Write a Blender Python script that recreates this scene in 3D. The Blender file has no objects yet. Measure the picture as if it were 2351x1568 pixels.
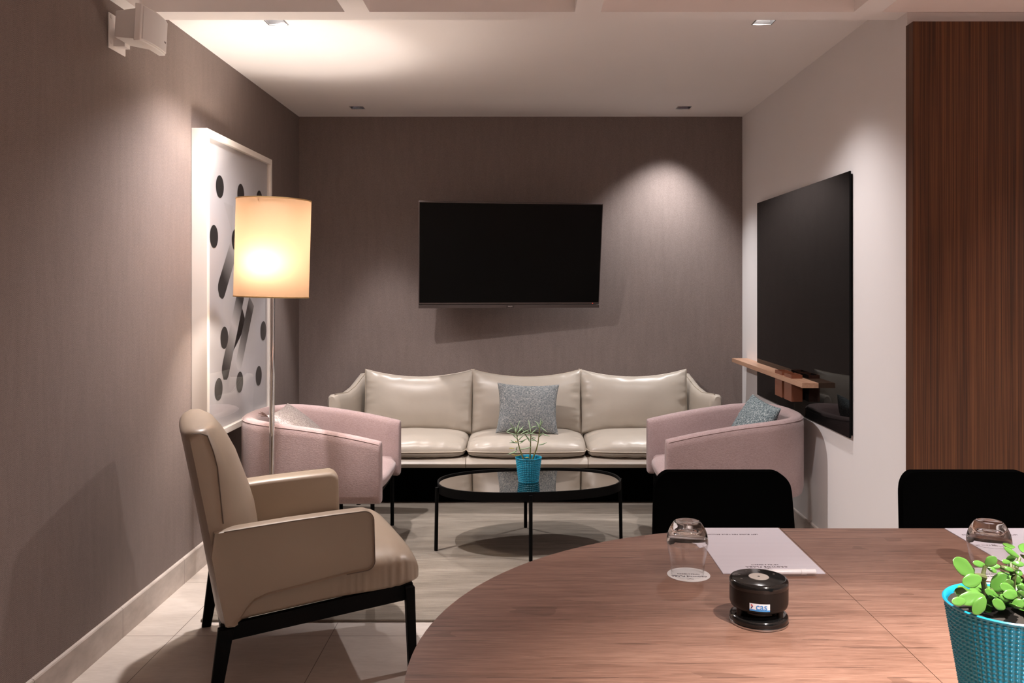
import bpy, bmesh, math, random
from mathutils import Vector, Matrix, Euler, noise
random.seed(7)
PI = math.pi
sc = bpy.context.scene
col = sc.collection
R = math.radians

# ------------------------------------------------------------------ camera
F, VX, VY, EYE = 2000.0, 1205.0, 653.0, 1.4
cd = bpy.data.cameras.new('camera'); cam = bpy.data.objects.new('camera', cd); col.objects.link(cam)
cam.location = (0, 0, EYE); cam.rotation_euler = (PI/2, 0, 0)
cd.sensor_width = 36; cd.lens = F/2351*36
cd.shift_x = (1175.5-VX)/2351; cd.shift_y = (VY-784)/2351
cd.clip_start = .05
sc.camera = cam
def P(u, v, y): return Vector(((u-VX)*y/F, y, EYE-(v-VY)*y/F))        # photo point at a known distance
def Pz(u, v, z):                                                      # photo point on a known level
    y = F*(EYE-z)/(v-VY); return Vector(((u-VX)*y/F, y, z))

# ------------------------------------------------------------------ materials
def srgb(r, g, b):
    f = lambda c: (c/255/12.92) if c/255 <= .04045 else ((c/255+.055)/1.055)**2.4
    return (f(r), f(g), f(b), 1)
class NT:
    def __init__(s, name):
        s.m = bpy.data.materials.new(name); s.m.use_nodes = True
        s.t = s.m.node_tree; s.n = s.t.nodes; s.l = s.t.links
        s.b = s.n['Principled BSDF']; s.out = s.n['Material Output']
        s.tc = s.n.new('ShaderNodeTexCoord')
    def link(s, a, b): s.l.new(a, b)
    def val(s, sock, v):
        if hasattr(v, 'is_output'): s.l.new(v, sock)
        else: sock.default_value = v
    def math(s, op, a, b=0.0, c=None):
        n = s.n.new('ShaderNodeMath'); n.operation = op
        s.val(n.inputs[0], a); s.val(n.inputs[1], b)
        if c is not None: s.val(n.inputs[2], c)
        return n.outputs[0]
    def map(s, scale=(1,1,1), rot=(0,0,0), loc=(0,0,0), src=None):
        n = s.n.new('ShaderNodeMapping'); n.inputs['Scale'].default_value = scale
        n.inputs['Rotation'].default_value = rot; n.inputs['Location'].default_value = loc
        s.link(src or s.tc.outputs['Object'], n.inputs['Vector']); return n.outputs[0]
    def noise(s, vec, scale, detail=3, rough=.55, dist=0):
        n = s.n.new('ShaderNodeTexNoise'); n.inputs['Scale'].default_value = scale
        n.inputs['Detail'].default_value = detail; n.inputs['Roughness'].default_value = rough
        n.inputs['Distortion'].default_value = dist
        s.link(vec, n.inputs['Vector']); return n.outputs['Fac']
    def ramp(s, fac, stops):
        n = s.n.new('ShaderNodeValToRGB'); e = n.color_ramp.elements
        while len(e) < len(stops): e.new(.5)
        for k, (p, c) in enumerate(stops):
            e[k].position = p; e[k].color = c if len(c) == 4 else (*c, 1)
        s.link(fac, n.inputs['Fac']); return n.outputs['Color']
    def mix(s, fac, a, b):
        n = s.n.new('ShaderNodeMix'); n.data_type = 'RGBA'
        s.val(n.inputs[0], fac); s.val(n.inputs[6], a); s.val(n.inputs[7], b); return n.outputs[2]
    def sep(s, vec=None):
        n = s.n.new('ShaderNodeSeparateXYZ'); s.link(vec or s.tc.outputs['Object'], n.inputs[0]); return n.outputs
    def bump(s, h, strength=.3, dist=.002):
        n = s.n.new('ShaderNodeBump'); n.inputs['Strength'].default_value = strength
        n.inputs['Distance'].default_value = dist; s.link(h, n.inputs['Height']); s.link(n.outputs[0], s.b.inputs['Normal'])
    def base(s, c): s.val(s.b.inputs['Base Color'], c)
    def set(s, **k):
        names = dict(rough='Roughness', metal='Metallic', spec='Specular IOR Level', coat='Coat Weight', coat_rough='Coat Roughness',
                     sheen='Sheen Weight', trans='Transmission Weight', ior='IOR', emit='Emission Color', emit_s='Emission Strength', alpha='Alpha')
        for a, v in k.items(): s.val(s.b.inputs[names[a]], v)
        return s
def plain(name, c, rough=.5, **k):
    t = NT(name); t.base(c); t.set(rough=rough, **k); return t.m

def wallpaper(name, axis):
    t = NT(name); x, y, z = t.sep(); a = y if axis == 'Y' else x
    pp = t.math('PINGPONG', a, .019)
    ph = t.math('MULTIPLY', t.math('ADD', z, t.math('MULTIPLY', pp, 1.25)), 2*PI/.0062)
    s = t.math('MULTIPLY_ADD', t.math('SINE', ph), .5, .5)
    n1 = t.noise(t.map((1,1,1)), 260, 2); n2 = t.noise(t.map((1,1,.15)), 30, 3)
    f = t.math('ADD', t.math('MULTIPLY', s, .5), t.math('ADD', t.math('MULTIPLY', n1, .45), t.math('MULTIPLY', n2, .15)))
    t.base(t.ramp(f, [(.2, srgb(94,83,79)), (.55, srgb(124,111,106)), (.9, srgb(156,143,138))]))
    t.set(rough=.75, spec=.25); t.bump(s, .12, .0006); return t.m
def plaster(name, c):
    t = NT(name); n = t.noise(t.map(), 3, 3)
    t.base(t.mix(n, c, tuple(x*.97 for x in c[:3])+(1,))); t.set(rough=.85, spec=.2)
    t.bump(t.noise(t.map(), 120, 2), .05, .001); return t.m
def floor_tile():
    t = NT('porcelain_tile'); x, y, z = t.sep()
    T = .623
    def line(a, off):
        m = t.math('WRAP', t.math('ADD', a, off), T/2, -T/2)
        return t.math('LESS_THAN', t.math('ABSOLUTE', m), .0016)
    g = t.math('MAXIMUM', line(x, .774), line(y, -3.47))
    n = t.noise(t.map((.6,2.2,1)), 5, 6, .6); n2 = t.noise(t.map((3,14,3)), 6, 4, .6)
    f = t.math('ADD', t.math('MULTIPLY', n, .6), t.math('MULTIPLY', n2, .4))
    c = t.ramp(f, [(.3, srgb(178,167,158)), (.6, srgb(199,189,180)), (.8, srgb(208,199,191))])
    t.base(t.mix(g, c, srgb(120,108,100))); t.set(rough=.42, spec=.4)
    t.bump(t.math('SUBTRACT', 0, g), .3, .001); return t.m
def stone_skirting():
    t = NT('stone_skirting'); x, y, z = t.sep()
    m = t.math('WRAP', t.math('ADD', y, -3.45), .3115, -.3115)
    g = t.math('LESS_THAN', t.math('ABSOLUTE', m), .0012)
    n = t.noise(t.map((1,1,2)), 9, 5)
    c = t.ramp(n, [(.3, srgb(168,157,149)), (.7, srgb(195,184,176))])
    t.base(t.mix(g, c, srgb(110,98,90))); t.set(rough=.5); return t.m
def rug_mat():
    t = NT('woven_rug'); 
    n = t.noise(t.map((2.2,60,1)), 3, 5, .65); n2 = t.noise(t.map((.8,5,1)), 2.2, 3); n3 = t.noise(t.map((1,1,1)), 420, 2)
    f = t.math('ADD', t.math('MULTIPLY', n, .5), t.math('ADD', t.math('MULTIPLY', n2, .38), t.math('MULTIPLY', n3, .15)))
    t.base(t.ramp(f, [(.36, srgb(96,87,77)), (.5, srgb(124,115,104)), (.64, srgb(150,141,129))]))
    t.set(rough=.9, spec=.15, sheen=.15); t.bump(t.noise(t.map((1,6,1)), 160, 2), .5, .003); return t.m
def leather(name, c, c2, rough=.36):
    t = NT(name); n = t.noise(t.map(), 5, 3); t.base(t.mix(n, c, c2))
    t.set(rough=rough, spec=.45, coat=.12, coat_rough=.3)
    v = t.noise(t.map(), 380, 2); w = t.noise(t.map(), 22, 3)
    t.bump(t.math('ADD', t.math('MULTIPLY', v, .05), t.math('MULTIPLY', w, .3)), .22, .006); return t.m
def knit(name, c, c2):
    t = NT(name); x, y, z = t.sep()
    n = t.noise(t.map((1,1,3.2)), 120, 3, .6, .6); n2 = t.noise(t.map(), 4, 2); n3 = t.noise(t.map(), 700, 2)
    f = t.math('ADD', t.math('MULTIPLY', n, .55), t.math('ADD', t.math('MULTIPLY', n2, .25), t.math('MULTIPLY', n3, .2)))
    t.base(t.ramp(f, [(.32, c2), (.62, c)])); t.set(rough=.9, spec=.15, sheen=.25)
    t.bump(n, .38, .004); return t.m
def tweed(name, dark, mid, light):
    t = NT(name)
    a = t.noise(t.map((1,4,2)), 75, 3, .7); b = t.noise(t.map((4,1,2)), 75, 3, .7)
    f = t.math('ADD', t.math('MULTIPLY', a, .5), t.math('MULTIPLY', b, .5))
    t.base(t.ramp(f, [(.38, dark), (.5, mid), (.62, light)])); t.set(rough=.95, spec=.1)
    t.bump(f, .8, .004); return t.m
def table_wood():
    t = NT('oak_veneer'); x, y, z = t.sep()
    row = t.math('FLOOR', t.math('DIVIDE', t.math('ADD', y, .06), .265))
    half = t.math('GREATER_THAN', x, .69)
    cmb = t.n.new('ShaderNodeCombineXYZ')
    t.val(cmb.inputs[0], t.math('ADD', x, t.math('ADD', t.math('MULTIPLY', row, 3.7), t.math('MULTIPLY', half, 1.9)))); t.val(cmb.inputs[1], y); t.val(cmb.inputs[2], t.math('MULTIPLY', row, 1.3))
    v = cmb.outputs[0]
    g = t.noise(t.map((1.1,16,1), src=v), 4.2, 6, .62, .25)
    fine = t.noise(t.map((5,150,1), src=v), 3.4, 3, .6)
    big = t.noise(t.map((.7,4,1), src=v), 2.0, 3, .5, .5)
    pore = t.noise(t.map((9,330,1), src=v), 3.0, 2, .6)
    f = t.math('ADD', t.math('MULTIPLY', g, .30), t.math('ADD', t.math('MULTIPLY', fine, .34), t.math('ADD', t.math('MULTIPLY', big, .22), t.math('MULTIPLY', pore, .14))))
    c = t.ramp(f, [(.36, srgb(92,66,54)), (.46, srgb(124,92,78)), (.54, srgb(142,109,94)), (.65, srgb(164,131,114))])
    crack = t.math('LESS_THAN', t.noise(t.map((1.0,30,1), src=v), 3.1, 4, .6, .5), .37)
    knot = t.math('LESS_THAN', t.noise(t.map((1,2.6,1), src=v), 3.4, 2, .5, .8), .33)
    yy = t.math('WRAP', t.math('ADD', y, .06), .1325, -.1325)
    brk = t.math('GREATER_THAN', t.noise(t.map((1.1,.2,1), src=v), 3.3, 1), .5)
    joint = t.math('MULTIPLY', brk, t.math('LESS_THAN', t.math('ABSOLUTE', yy), .0009))
    c = t.mix(t.math('MULTIPLY', crack, .5), c, srgb(60,40,31)); c = t.mix(t.math('MULTIPLY', knot, .35), c, srgb(74,48,36)); c = t.mix(t.math('MULTIPLY', joint, .7), c, srgb(52,36,30))
    t.base(c); t.set(rough=.46, spec=.4); t.bump(fine, .08, .0006); return t.m
def wood_stripes(name, axis, scale, stops, rough=.45):
    t = NT(name); s = [1.0,1.0,1.0]; s[axis] = .007 if axis == 2 else .03
    f = t.math('ADD', t.math('MULTIPLY', t.noise(t.map(s), scale, 4, .65), .65), t.math('MULTIPLY', t.noise(t.map(s), scale*.22, 2), .35))
    t.base(t.ramp(f, stops)); t.set(rough=rough, spec=.35); return t.m

m_wallL = wallpaper('herringbone_wallpaper_side', 'Y'); m_wallB = wallpaper('herringbone_wallpaper_rear', 'X')
m_ceil = plaster('ceiling_paint', (.88,.85,.84,1)); m_white = plaster('white_wall_paint', (.78,.755,.755,1))
m_floor = floor_tile(); m_skirt = stone_skirting(); m_rug = rug_mat()
m_sofa = leather('greige_leather', srgb(174,165,154), srgb(166,157,145), .40)
m_arm = leather('tan_leather', srgb(148,132,115), srgb(139,123,107), .42)
m_seam = plain('leather_seam', srgb(96,82,70), .6); m_seam2 = plain('sofa_piping', srgb(170,158,142), .45)
m_pink = knit('pink_bouclé_fabric', srgb(172,151,150), srgb(142,120,119))
m_black = plain('black_metal', (.0025,.0025,.0025,1), .55, spec=.08)
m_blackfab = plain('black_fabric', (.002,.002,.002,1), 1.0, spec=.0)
m_tweed = tweed('grey_tweed', srgb(80,88,94), srgb(124,129,131), srgb(176,174,170))
m_tweed2 = tweed('teal_grey_tweed', srgb(48,60,66), srgb(104,118,122), srgb(190,196,196))
m_knit = tweed('cream_knit', srgb(122,113,112), srgb(164,155,153), srgb(198,190,188))
m_chrome = plain('chrome', (.75,.74,.73,1), .06, metal=1)
m_table = table_wood()
m_panel = wood_stripes('walnut_slat_veneer', 2, 210, [(.36, srgb(54,29,14)), (.5, srgb(82,48,26)), (.64, srgb(110,69,41))], .5)
m_shelf = wood_stripes('light_oak', 1, 60, [(.3, srgb(160,120,96)), (.7, srgb(196,158,132))], .4)
m_copper = plain('copper_brown_leather', srgb(118,70,50), .4, spec=.4)
m_mirror = plain('smoked_mirror_glass', (.45,.41,.37,1), .015, metal=1)
m_boardglass = plain('black_glass', (.004,.004,.004,1), .02, spec=.07)
m_screen = plain('television_screen', (.002,.002,.002,1), .3, spec=.1)
m_bezel = plain('grey_bezel', srgb(84,74,72), .4, metal=.3)
m_speaker = plain('white_plastic', (.82,.79,.77,1), .5); m_grille = plain('speaker_grille', (.72,.69,.68,1), .65)
m_frame = plain('white_lacquer', (.82,.77,.72,1), .4)
m_print_white = plain('print_paper', (.54,.53,.55,1), .6)
m_ink = plain('black_ink', (.012,.012,.012,1), .6)
m_paper = None
def paper():
    t = NT('ruled_paper'); x, y, z = t.sep()
    w = t.math('LESS_THAN', t.math('WRAP', y, 0.0, .0105), .0011)
    t.base(t.mix(t.math('MULTIPLY', w, .5), (.63,.60,.66,1), (.44,.42,.48,1))); t.set(rough=.7); return t.m
m_paper = paper()
m_card = plain('white_card', (.78,.76,.76,1), .7); m_text = plain('grey_print', srgb(70,60,66), .7)
m_penwhite = plain('white_pen_plastic', (.8,.78,.8,1), .3)
m_dev = plain('gloss_black_plastic', (.006,.006,.006,1), .12, spec=.5); m_dev2 = plain('satin_black_plastic', (.006,.005,.0045,1), .36, spec=.3)
m_grey = plain('grey_button', srgb(150,142,136), .4); m_silver = plain('silver_ring', (.55,.53,.52,1), .25, metal=1)
m_pot = plain('teal_enamel', srgb(22,138,170), .3, spec=.5)
m_soil = plain('soil', (.015,.011,.008,1), .95)
m_leaf = plain('jade_leaf', srgb(72,116,48), .2, spec=.8); m_leaf2 = plain('sage_leaf', srgb(142,168,132), .5)
m_leafy = plain('yellow_leaf', srgb(170,160,60), .5)
m_stem = plain('green_brown_stem', srgb(104,106,58), .7); m_stemd = plain('brown_stem', srgb(66,72,36), .6)
def glass(name):
    t = NT(name); t.base((1,1,1,1)); t.set(rough=.0, trans=1.0, ior=1.45); return t.m
m_glass = glass('clear_glass')
def pane():
    t = NT('picture_glass'); tr = t.n.new('ShaderNodeBsdfTransparent'); gl = t.n.new('ShaderNodeBsdfGlossy'); gl.inputs['Roughness'].default_value = .02
    fr = t.n.new('ShaderNodeLayerWeight'); fr.inputs['Blend'].default_value = .5; mx = t.n.new('ShaderNodeMixShader')
    t.link(t.math('MULTIPLY_ADD', t.math('POWER', fr.outputs['Facing'], 5.0), .96, .04), mx.inputs[0]); t.link(tr.outputs[0], mx.inputs[1]); t.link(gl.outputs[0], mx.inputs[2]); t.link(mx.outputs[0], t.out.inputs['Surface']); return t.m
m_pane = pane()
def shade():
    t = NT('parchment_shade'); d = t.n.new('ShaderNodeBsdfDiffuse'); tr = t.n.new('ShaderNodeBsdfTranslucent')
    d.inputs['Color'].default_value = (.62,.50,.36,1); tr.inputs['Color'].default_value = (.092,.0565,.034,1)
    mx = t.n.new('ShaderNodeMixShader'); mx.inputs[0].default_value = .5
    t.link(d.outputs[0], mx.inputs[1]); t.link(tr.outputs[0], mx.inputs[2]); t.link(mx.outputs[0], t.out.inputs['Surface']); return t.m
m_shade = shade()
def emit(name, c, s):
    t = NT(name); t.base((0,0,0,1)); t.set(emit=c, emit_s=s); return t.m
m_bulb = emit('lit_bulb', (1,.8,.55,1), 12); m_led = emit('lit_downlight', (1,.95,.9,1), 45); m_red = emit('red_standby_light', (1,.1,.06,1), 1.5)
m_darkref = plain('darkened_reflector', (.10,.10,.12,1), .15, metal=1); m_dimled = emit('dimmed_lamp', (1,.95,.9,1), 2)  # rear downlights' dark look put into the reflector colour and a dimmed lamp
m_reflector = plain('downlight_reflector', (.5,.5,.51,1), .35, metal=1)

# ------------------------------------------------------------------ mesh builder
class MB:
    def __init__(s): s.v = []; s.f = []; s.fm = []; s.cur = 0
    def add(s, vs, fs):
        o = len(s.v); s.v += [tuple(p) for p in vs]
        for f in fs: s.f.append(tuple(i+o for i in f)); s.fm.append(s.cur)
        return s
    def box(s, a, b, M=None):
        x0,y0,z0 = a; x1,y1,z1 = b
        vs = [Vector(p) for p in ((x0,y0,z0),(x1,y0,z0),(x1,y1,z0),(x0,y1,z0),(x0,y0,z1),(x1,y0,z1),(x1,y1,z1),(x0,y1,z1))]
        if M: vs = [M @ p for p in vs]
        return s.add(vs, [(0,3,2,1),(4,5,6,7),(0,1,5,4),(1,2,6,5),(2,3,7,6),(3,0,4,7)])
    def hexa(s, vs): return s.add(vs, [(0,3,2,1),(4,5,6,7),(0,1,5,4),(1,2,6,5),(2,3,7,6),(3,0,4,7)])
    def loft(s, rings, caps=True, closed=True, loop=False):
        n = len(rings[0]); fs = []; L = len(rings)
        for i in range(L if loop else L-1):
            for j in range(n if closed else n-1):
                a = i*n+j; b = i*n+(j+1) % n; i2 = (i+1) % L
                fs.append((a, b, i2*n+(j+1) % n, i2*n+j))
        if caps and closed and not loop:
            fs.append(tuple(range(n-1,-1,-1))); fs.append(tuple((L-1)*n+k for k in range(n)))
        return s.add([p for r in rings for p in r], fs)
    def tube(s, pts, r, seg=8, caps=True):
        pts = [Vector(p) for p in pts]; rs = r if isinstance(r, (list, tuple)) else [r]*len(pts)
        rings = []; up = None
        for i, p in enumerate(pts):
            d = (pts[min(i+1, len(pts)-1)]-pts[max(i-1, 0)]).normalized()
            if up is None: up = Vector((0,0,1)) if abs(d.z) < .9 else Vector((1,0,0))
            a = d.cross(up).normalized(); b = a.cross(d).normalized(); up = b
            rings.append([p+(a*math.cos(t)+b*math.sin(t))*rs[i] for t in [2*PI*k/seg for k in range(seg)]])
        return s.loft(rings, caps)
    def lathe(s, prof, seg=48, c=(0,0,0), caps=True):
        rings = [[(c[0]+r*math.cos(2*PI*k/seg), c[1]+r*math.sin(2*PI*k/seg), c[2]+z) for k in range(seg)] for r, z in prof]
        return s.loft(rings, caps)
    def prism(s, poly, a, b, plane='xz'):
        def mk(p, t): return (p[0], t, p[1]) if plane == 'xz' else (p[0], p[1], t) if plane == 'xy' else (t, p[0], p[1])
        return s.loft([[mk(p, a) for p in poly], [mk(p, b) for p in poly]])
    def build(s, name, m, parent=None, smooth=40, bevel=None, seg=3, sub=0, loc=None, rot=None, flip=True):
        me = bpy.data.meshes.new(name); me.from_pydata(s.v, [], s.f)
        if flip:
            bm = bmesh.new(); bm.from_mesh(me); bmesh.ops.recalc_face_normals(bm, faces=bm.faces); bm.to_mesh(me); bm.free()
        ms = m if isinstance(m, (list, tuple)) else [m]
        for x in ms: me.materials.append(x)
        for p, k in zip(me.polygons, s.fm): p.material_index = k
        if smooth:
            me.polygons.foreach_set('use_smooth', [True]*len(me.polygons))
            if smooth < 180: me.set_sharp_from_angle(angle=R(smooth))
        o = bpy.data.objects.new(name, me); col.objects.link(o)
        if parent: o.parent = parent
        if loc: o.location = loc
        if rot: o.rotation_euler = rot
        if bevel:
            b = o.modifiers.new('edge', 'BEVEL'); b.width = bevel; b.segments = seg; b.limit_method = 'ANGLE'; b.angle_limit = R(35); b.harden_normals = False
            if not smooth: pass
        if sub:
            q = o.modifiers.new('sub', 'SUBSURF'); q.levels = sub; q.render_levels = sub
        return o
def tag(o, label=None, cat=None, group=None, kind=None):
    if label: o['label'] = label
    if cat: o['category'] = cat
    if group: o['group'] = group
    if kind: o['kind'] = kind
    return o
def empty(name, loc=(0,0,0), rz=0, label=None, cat=None, group=None):
    o = bpy.data.objects.new(name, None); col.objects.link(o); o.location = loc; o.rotation_euler = (0,0,rz); o.empty_display_size = .1
    return tag(o, label, cat, group)
def struct(o): o['kind'] = 'structure'; return o
def copy_tree(o, parent=None):
    c = o.copy(); col.objects.link(c)
    if parent: c.parent = parent
    for ch in list(o.children): copy_tree(ch, c)
    return c
def smooth01(t): t = max(0, min(1, t)); return t*t*(3-2*t)
def lerp(a, b, t): return a+(b-a)*t
def interp(t, pts):
    for (a, x), (b, y) in zip(pts, pts[1:]):
        if t <= b: return lerp(x, y, smooth01((t-a)/(b-a)) if b > a else 1)
    return pts[-1][1]
def linterp(t, pts):
    if t <= pts[0][0]: return pts[0][1]
    for (a, x), (b, y) in zip(pts, pts[1:]):
        if t <= b: return lerp(x, y, (t-a)/(b-a))
    return pts[-1][1]
def text_mesh(name, s, size, m, parent, M, align='CENTER', depth=.0003, spacing=1.0, bold=0):
    c = bpy.data.curves.new(name, 'FONT'); c.body = s; c.size = size; c.align_x = align; c.align_y = 'CENTER'; c.extrude = depth; c.space_character = spacing
    c.offset = bold; c.resolution_u = 3
    t = bpy.data.objects.new(name, c); col.objects.link(t)
    bpy.context.view_layer.update()
    me = bpy.data.meshes.new_from_object(t.evaluated_get(bpy.context.evaluated_depsgraph_get()))
    bpy.data.objects.remove(t); bpy.data.curves.remove(c)
    me.transform(M); me.name = name; me.materials.clear(); me.materials.append(m)
    o = bpy.data.objects.new(name, me); col.objects.link(o)
    if parent: o.parent = parent
    return o

# ------------------------------------------------------------------ setting
BY, LX = 6.19, -1.605
CZ, BZ, UZ = 2.592, 2.50, 2.84
RXB, RXF, RY = 1.545, 1.545, 3.52         # right wall: at the rear corner, at its front corner
YF, XR = -3.2, 4.6
struct(MB().box((LX-.1,YF-.1,-.1), (XR+.1,BY+.1,0)).build('floor', m_floor, smooth=0))
struct(MB().box((LX,BY,0), (RXB+.12,BY+.1,UZ)).build('wall_rear', m_wallB, smooth=0))
struct(MB().box((LX-.1,YF-.1,0), (LX,BY+.1,UZ+.05)).build('wall_left', m_wallL, smooth=0))
w = MB(); w.prism([(RXB,BY),(RXF,RY),(RXF+.12,RY),(RXB+.12,BY)], 0, UZ, 'xy')
struct(w.build('wall_right', m_white, smooth=0))
struct(MB().box((RXF+.12,RY,0), (XR,RY+.12,UZ)).build('wall_return', m_white, smooth=0))
struct(MB().box((XR,YF-.1,0), (XR+.1,RY+.12,UZ+.05)).build('wall_far_right', m_white, smooth=0))
struct(MB().box((LX,YF-.1,0), (XR,YF,UZ+.05)).build('wall_front', m_white, smooth=0))
# lowered ceiling with square openings for the downlights
HX, HS = (-1.13, 1.085), .042
HY = (3.95, 5.87)
BEAM_Y0, BEAM_Y1 = 3.515, 3.624
def holed(x0, x1, y0, y1, z, holes, th=.01):
    xs = sorted({x0, x1} | {h[0]-HS for h in holes} | {h[0]+HS for h in holes}); ys = sorted({y0, y1} | {h[1]-HS for h in holes} | {h[1]+HS for h in holes})
    mb = MB()
    for a, b in zip(xs, xs[1:]):
        for c, d in zip(ys, ys[1:]):
            mx, my = (a+b)/2, (c+d)/2
            if any(abs(mx-h[0]) < HS and abs(my-h[1]) < HS for h in holes): continue
            mb.add([(a,c,z),(b,c,z),(b,d,z),(a,d,z)], [(0,3,2,1)])
    return mb
holes = [(HX[0],HY[0]),(HX[1],HY[0]),(HX[0],HY[1]),(1.07,HY[1])]
struct(holed(LX, RXF, BEAM_Y1, BY, CZ, holes).build('ceiling', m_ceil, smooth=0, flip=False))
fr_holes = [(.97,.74),(1.15,-.78),(2.9,.74),(2.9,2.75),(-.2,-.3)]  # first inferred from table shadows; the rest are unseen downlights added as fill
struct(holed(LX, XR, YF, BEAM_Y0, UZ, fr_holes).build('ceiling_upper', m_ceil, smooth=0, flip=False))
bm_ = MB()
bm_.box((LX,BEAM_Y0,BZ), (XR,BEAM_Y1,UZ+.05))
for a, b in ((-.727,-.627), (.202,.306), (1.329,1.44), (2.42,2.52), (3.5,3.6)): bm_.box((a,YF,BZ), (b,BEAM_Y0,UZ+.03))
for y in (2.45, 1.35, .2, -.95, -2.1): bm_.box((LX,y-.05,BZ+.0015), (XR,y+.05,UZ+.02))
bm_.box((LX,YF,BZ), (-1.545,BEAM_Y0,UZ+.03))
struct(bm_.build('ceiling_beams', m_ceil, smooth=0))
# skirtings
def skirting(name, pts_bottom, h, d):
    pass
sk = MB(); sk.prism([(LX,0),(LX+.013,0),(LX+.013,.113),(LX+.010,.118),(LX+.004,.120),(LX,.120)], YF, BY, 'xz')
struct(sk.build('baseboard_left', m_skirt, smooth=30))
sk = MB()
def skring(x, y): return [(x+.05,y,0),(x-.012,y,0),(x-.012,y,.113),(x-.009,y,.118),(x-.003,y,.120),(x+.05,y,.120)]
sk.loft([skring(RXF,RY), skring(RXB,BY)]); struct(sk.build('baseboard_right', m_skirt, smooth=30))
sk = MB().box((LX+.013,BY-.012,0), (RXB-.012,BY+.005,.12)); struct(sk.build('baseboard_rear', m_skirt, smooth=0))
# walnut wall panel
pn = MB().box((RXF-.006,RY-.066,0), (3.4,RY-.001,2.443))
tag(pn.build('wood_wall_panel', m_panel, smooth=0), 'tall dark walnut veneer panel with fine vertical grain on the right wall', 'wall panel')

# ------------------------------------------------------------------ downlights
def make_downlight(lit=True):
    e = empty('ceiling_downlight')
    s, o = HS, HS+.004
    t = MB()
    for a, b in (((-o,-o),(o,-s+.001)), ((-o,s-.001),(o,o)), ((-o,-s+.001),(-s+.001,s-.001)), ((s-.001,-s+.001),(o,s-.001))): t.box((*a,-.0025),(*b,0))
    t.build('trim', m_reflector, e, smooth=0)
    k = MB(); q = s-.001; r = .026
    k.loft([[(-q,-q,0),(q,-q,0),(q,q,0),(-q,q,0)], [(-r,-r,.055),(r,-r,.055),(r,r,.055),(-r,r,.055)]], caps=False)
    k.build('reflector', m_reflector if lit else m_darkref, e, smooth=0)
    b = MB(); b.box((-r,-r,.055),(r,r,.06)); b.build('lamp', m_led if lit else m_dimled, e, smooth=0)
    return e
def spot(loc, aim, energy, angle, blend, colr=(1,.90,.82), size=.03):
    l = bpy.data.lights.new('downlight_beam', 'SPOT'); l.energy = energy; l.spot_size = R(angle); l.spot_blend = blend; l.color = colr; l.shadow_soft_size = size
    o = bpy.data.objects.new('downlight_beam', l); col.objects.link(o); o.location = loc
    o.rotation_euler = (Vector(aim)-Vector(loc)).to_track_quat('-Z', 'Y').to_euler()
    return o
d0 = make_downlight()
labs = ['square downlight in the lowered ceiling above the beige armchair, left one next to the beam',
        'square lit downlight in the lowered ceiling by the white right wall, next to the beam',
        'small dark square downlight in the rear left of the ceiling, near the picture wall',
        'small square downlight in the rear right of the ceiling, over the bright patch of wall']
for i, (x, y) in enumerate(holes):
    d = d0 if i == 0 else copy_tree(d0) if i == 1 else make_downlight(False); d.location = (x, y, CZ); tag(d, labs[i], 'downlight', 'downlights in the lowered ceiling')
for i, (x, y) in enumerate(fr_holes):
    d = copy_tree(d0); d.location = (x, y, UZ); tag(d, 'unseen square downlight added in a coffer to light the meeting table end of the room', 'downlight', 'unseen downlights added in the coffers')
LW = (1, .925, .91)
spot((HX[0],HY[0],CZ-.004), (-.55,4.1,0), 140, 140, 1.0, LW)
spot((HX[1],HY[0],CZ-.004), (.45,4.1,0), 62, 122, 1.0, LW)
spot((HX[0],HY[1],CZ-.004), (-.80,5.25,0), 72, 62, .3, LW)
spot((1.07,HY[1],CZ-.004), (.75,6.0,0), 80, 86, .9, (1,.97,.97))
for i, (x, y) in enumerate(fr_holes):  # out-of-view coffer beams; all but the first added to brighten the room
    spot((x,y,UZ-.004), ((x,y,0),(1.5,1.2,.75),(x,y,0),(x,y,0),(-.1,-.3,0))[i], (610,225,600,200,480)[i], (68,56,90,100,62)[i], 1.0, (1,.89,.81) if i == 0 else LW)

# ------------------------------------------------------------------ rug
rg = MB(); rg.box((-1.345,3.61,0), (1.38,6.12,.011))
tag(rg.build('area_rug', m_rug, smooth=0, bevel=.004, seg=2), 'large taupe woven rug with streaks under the seating group', 'rug')

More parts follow.
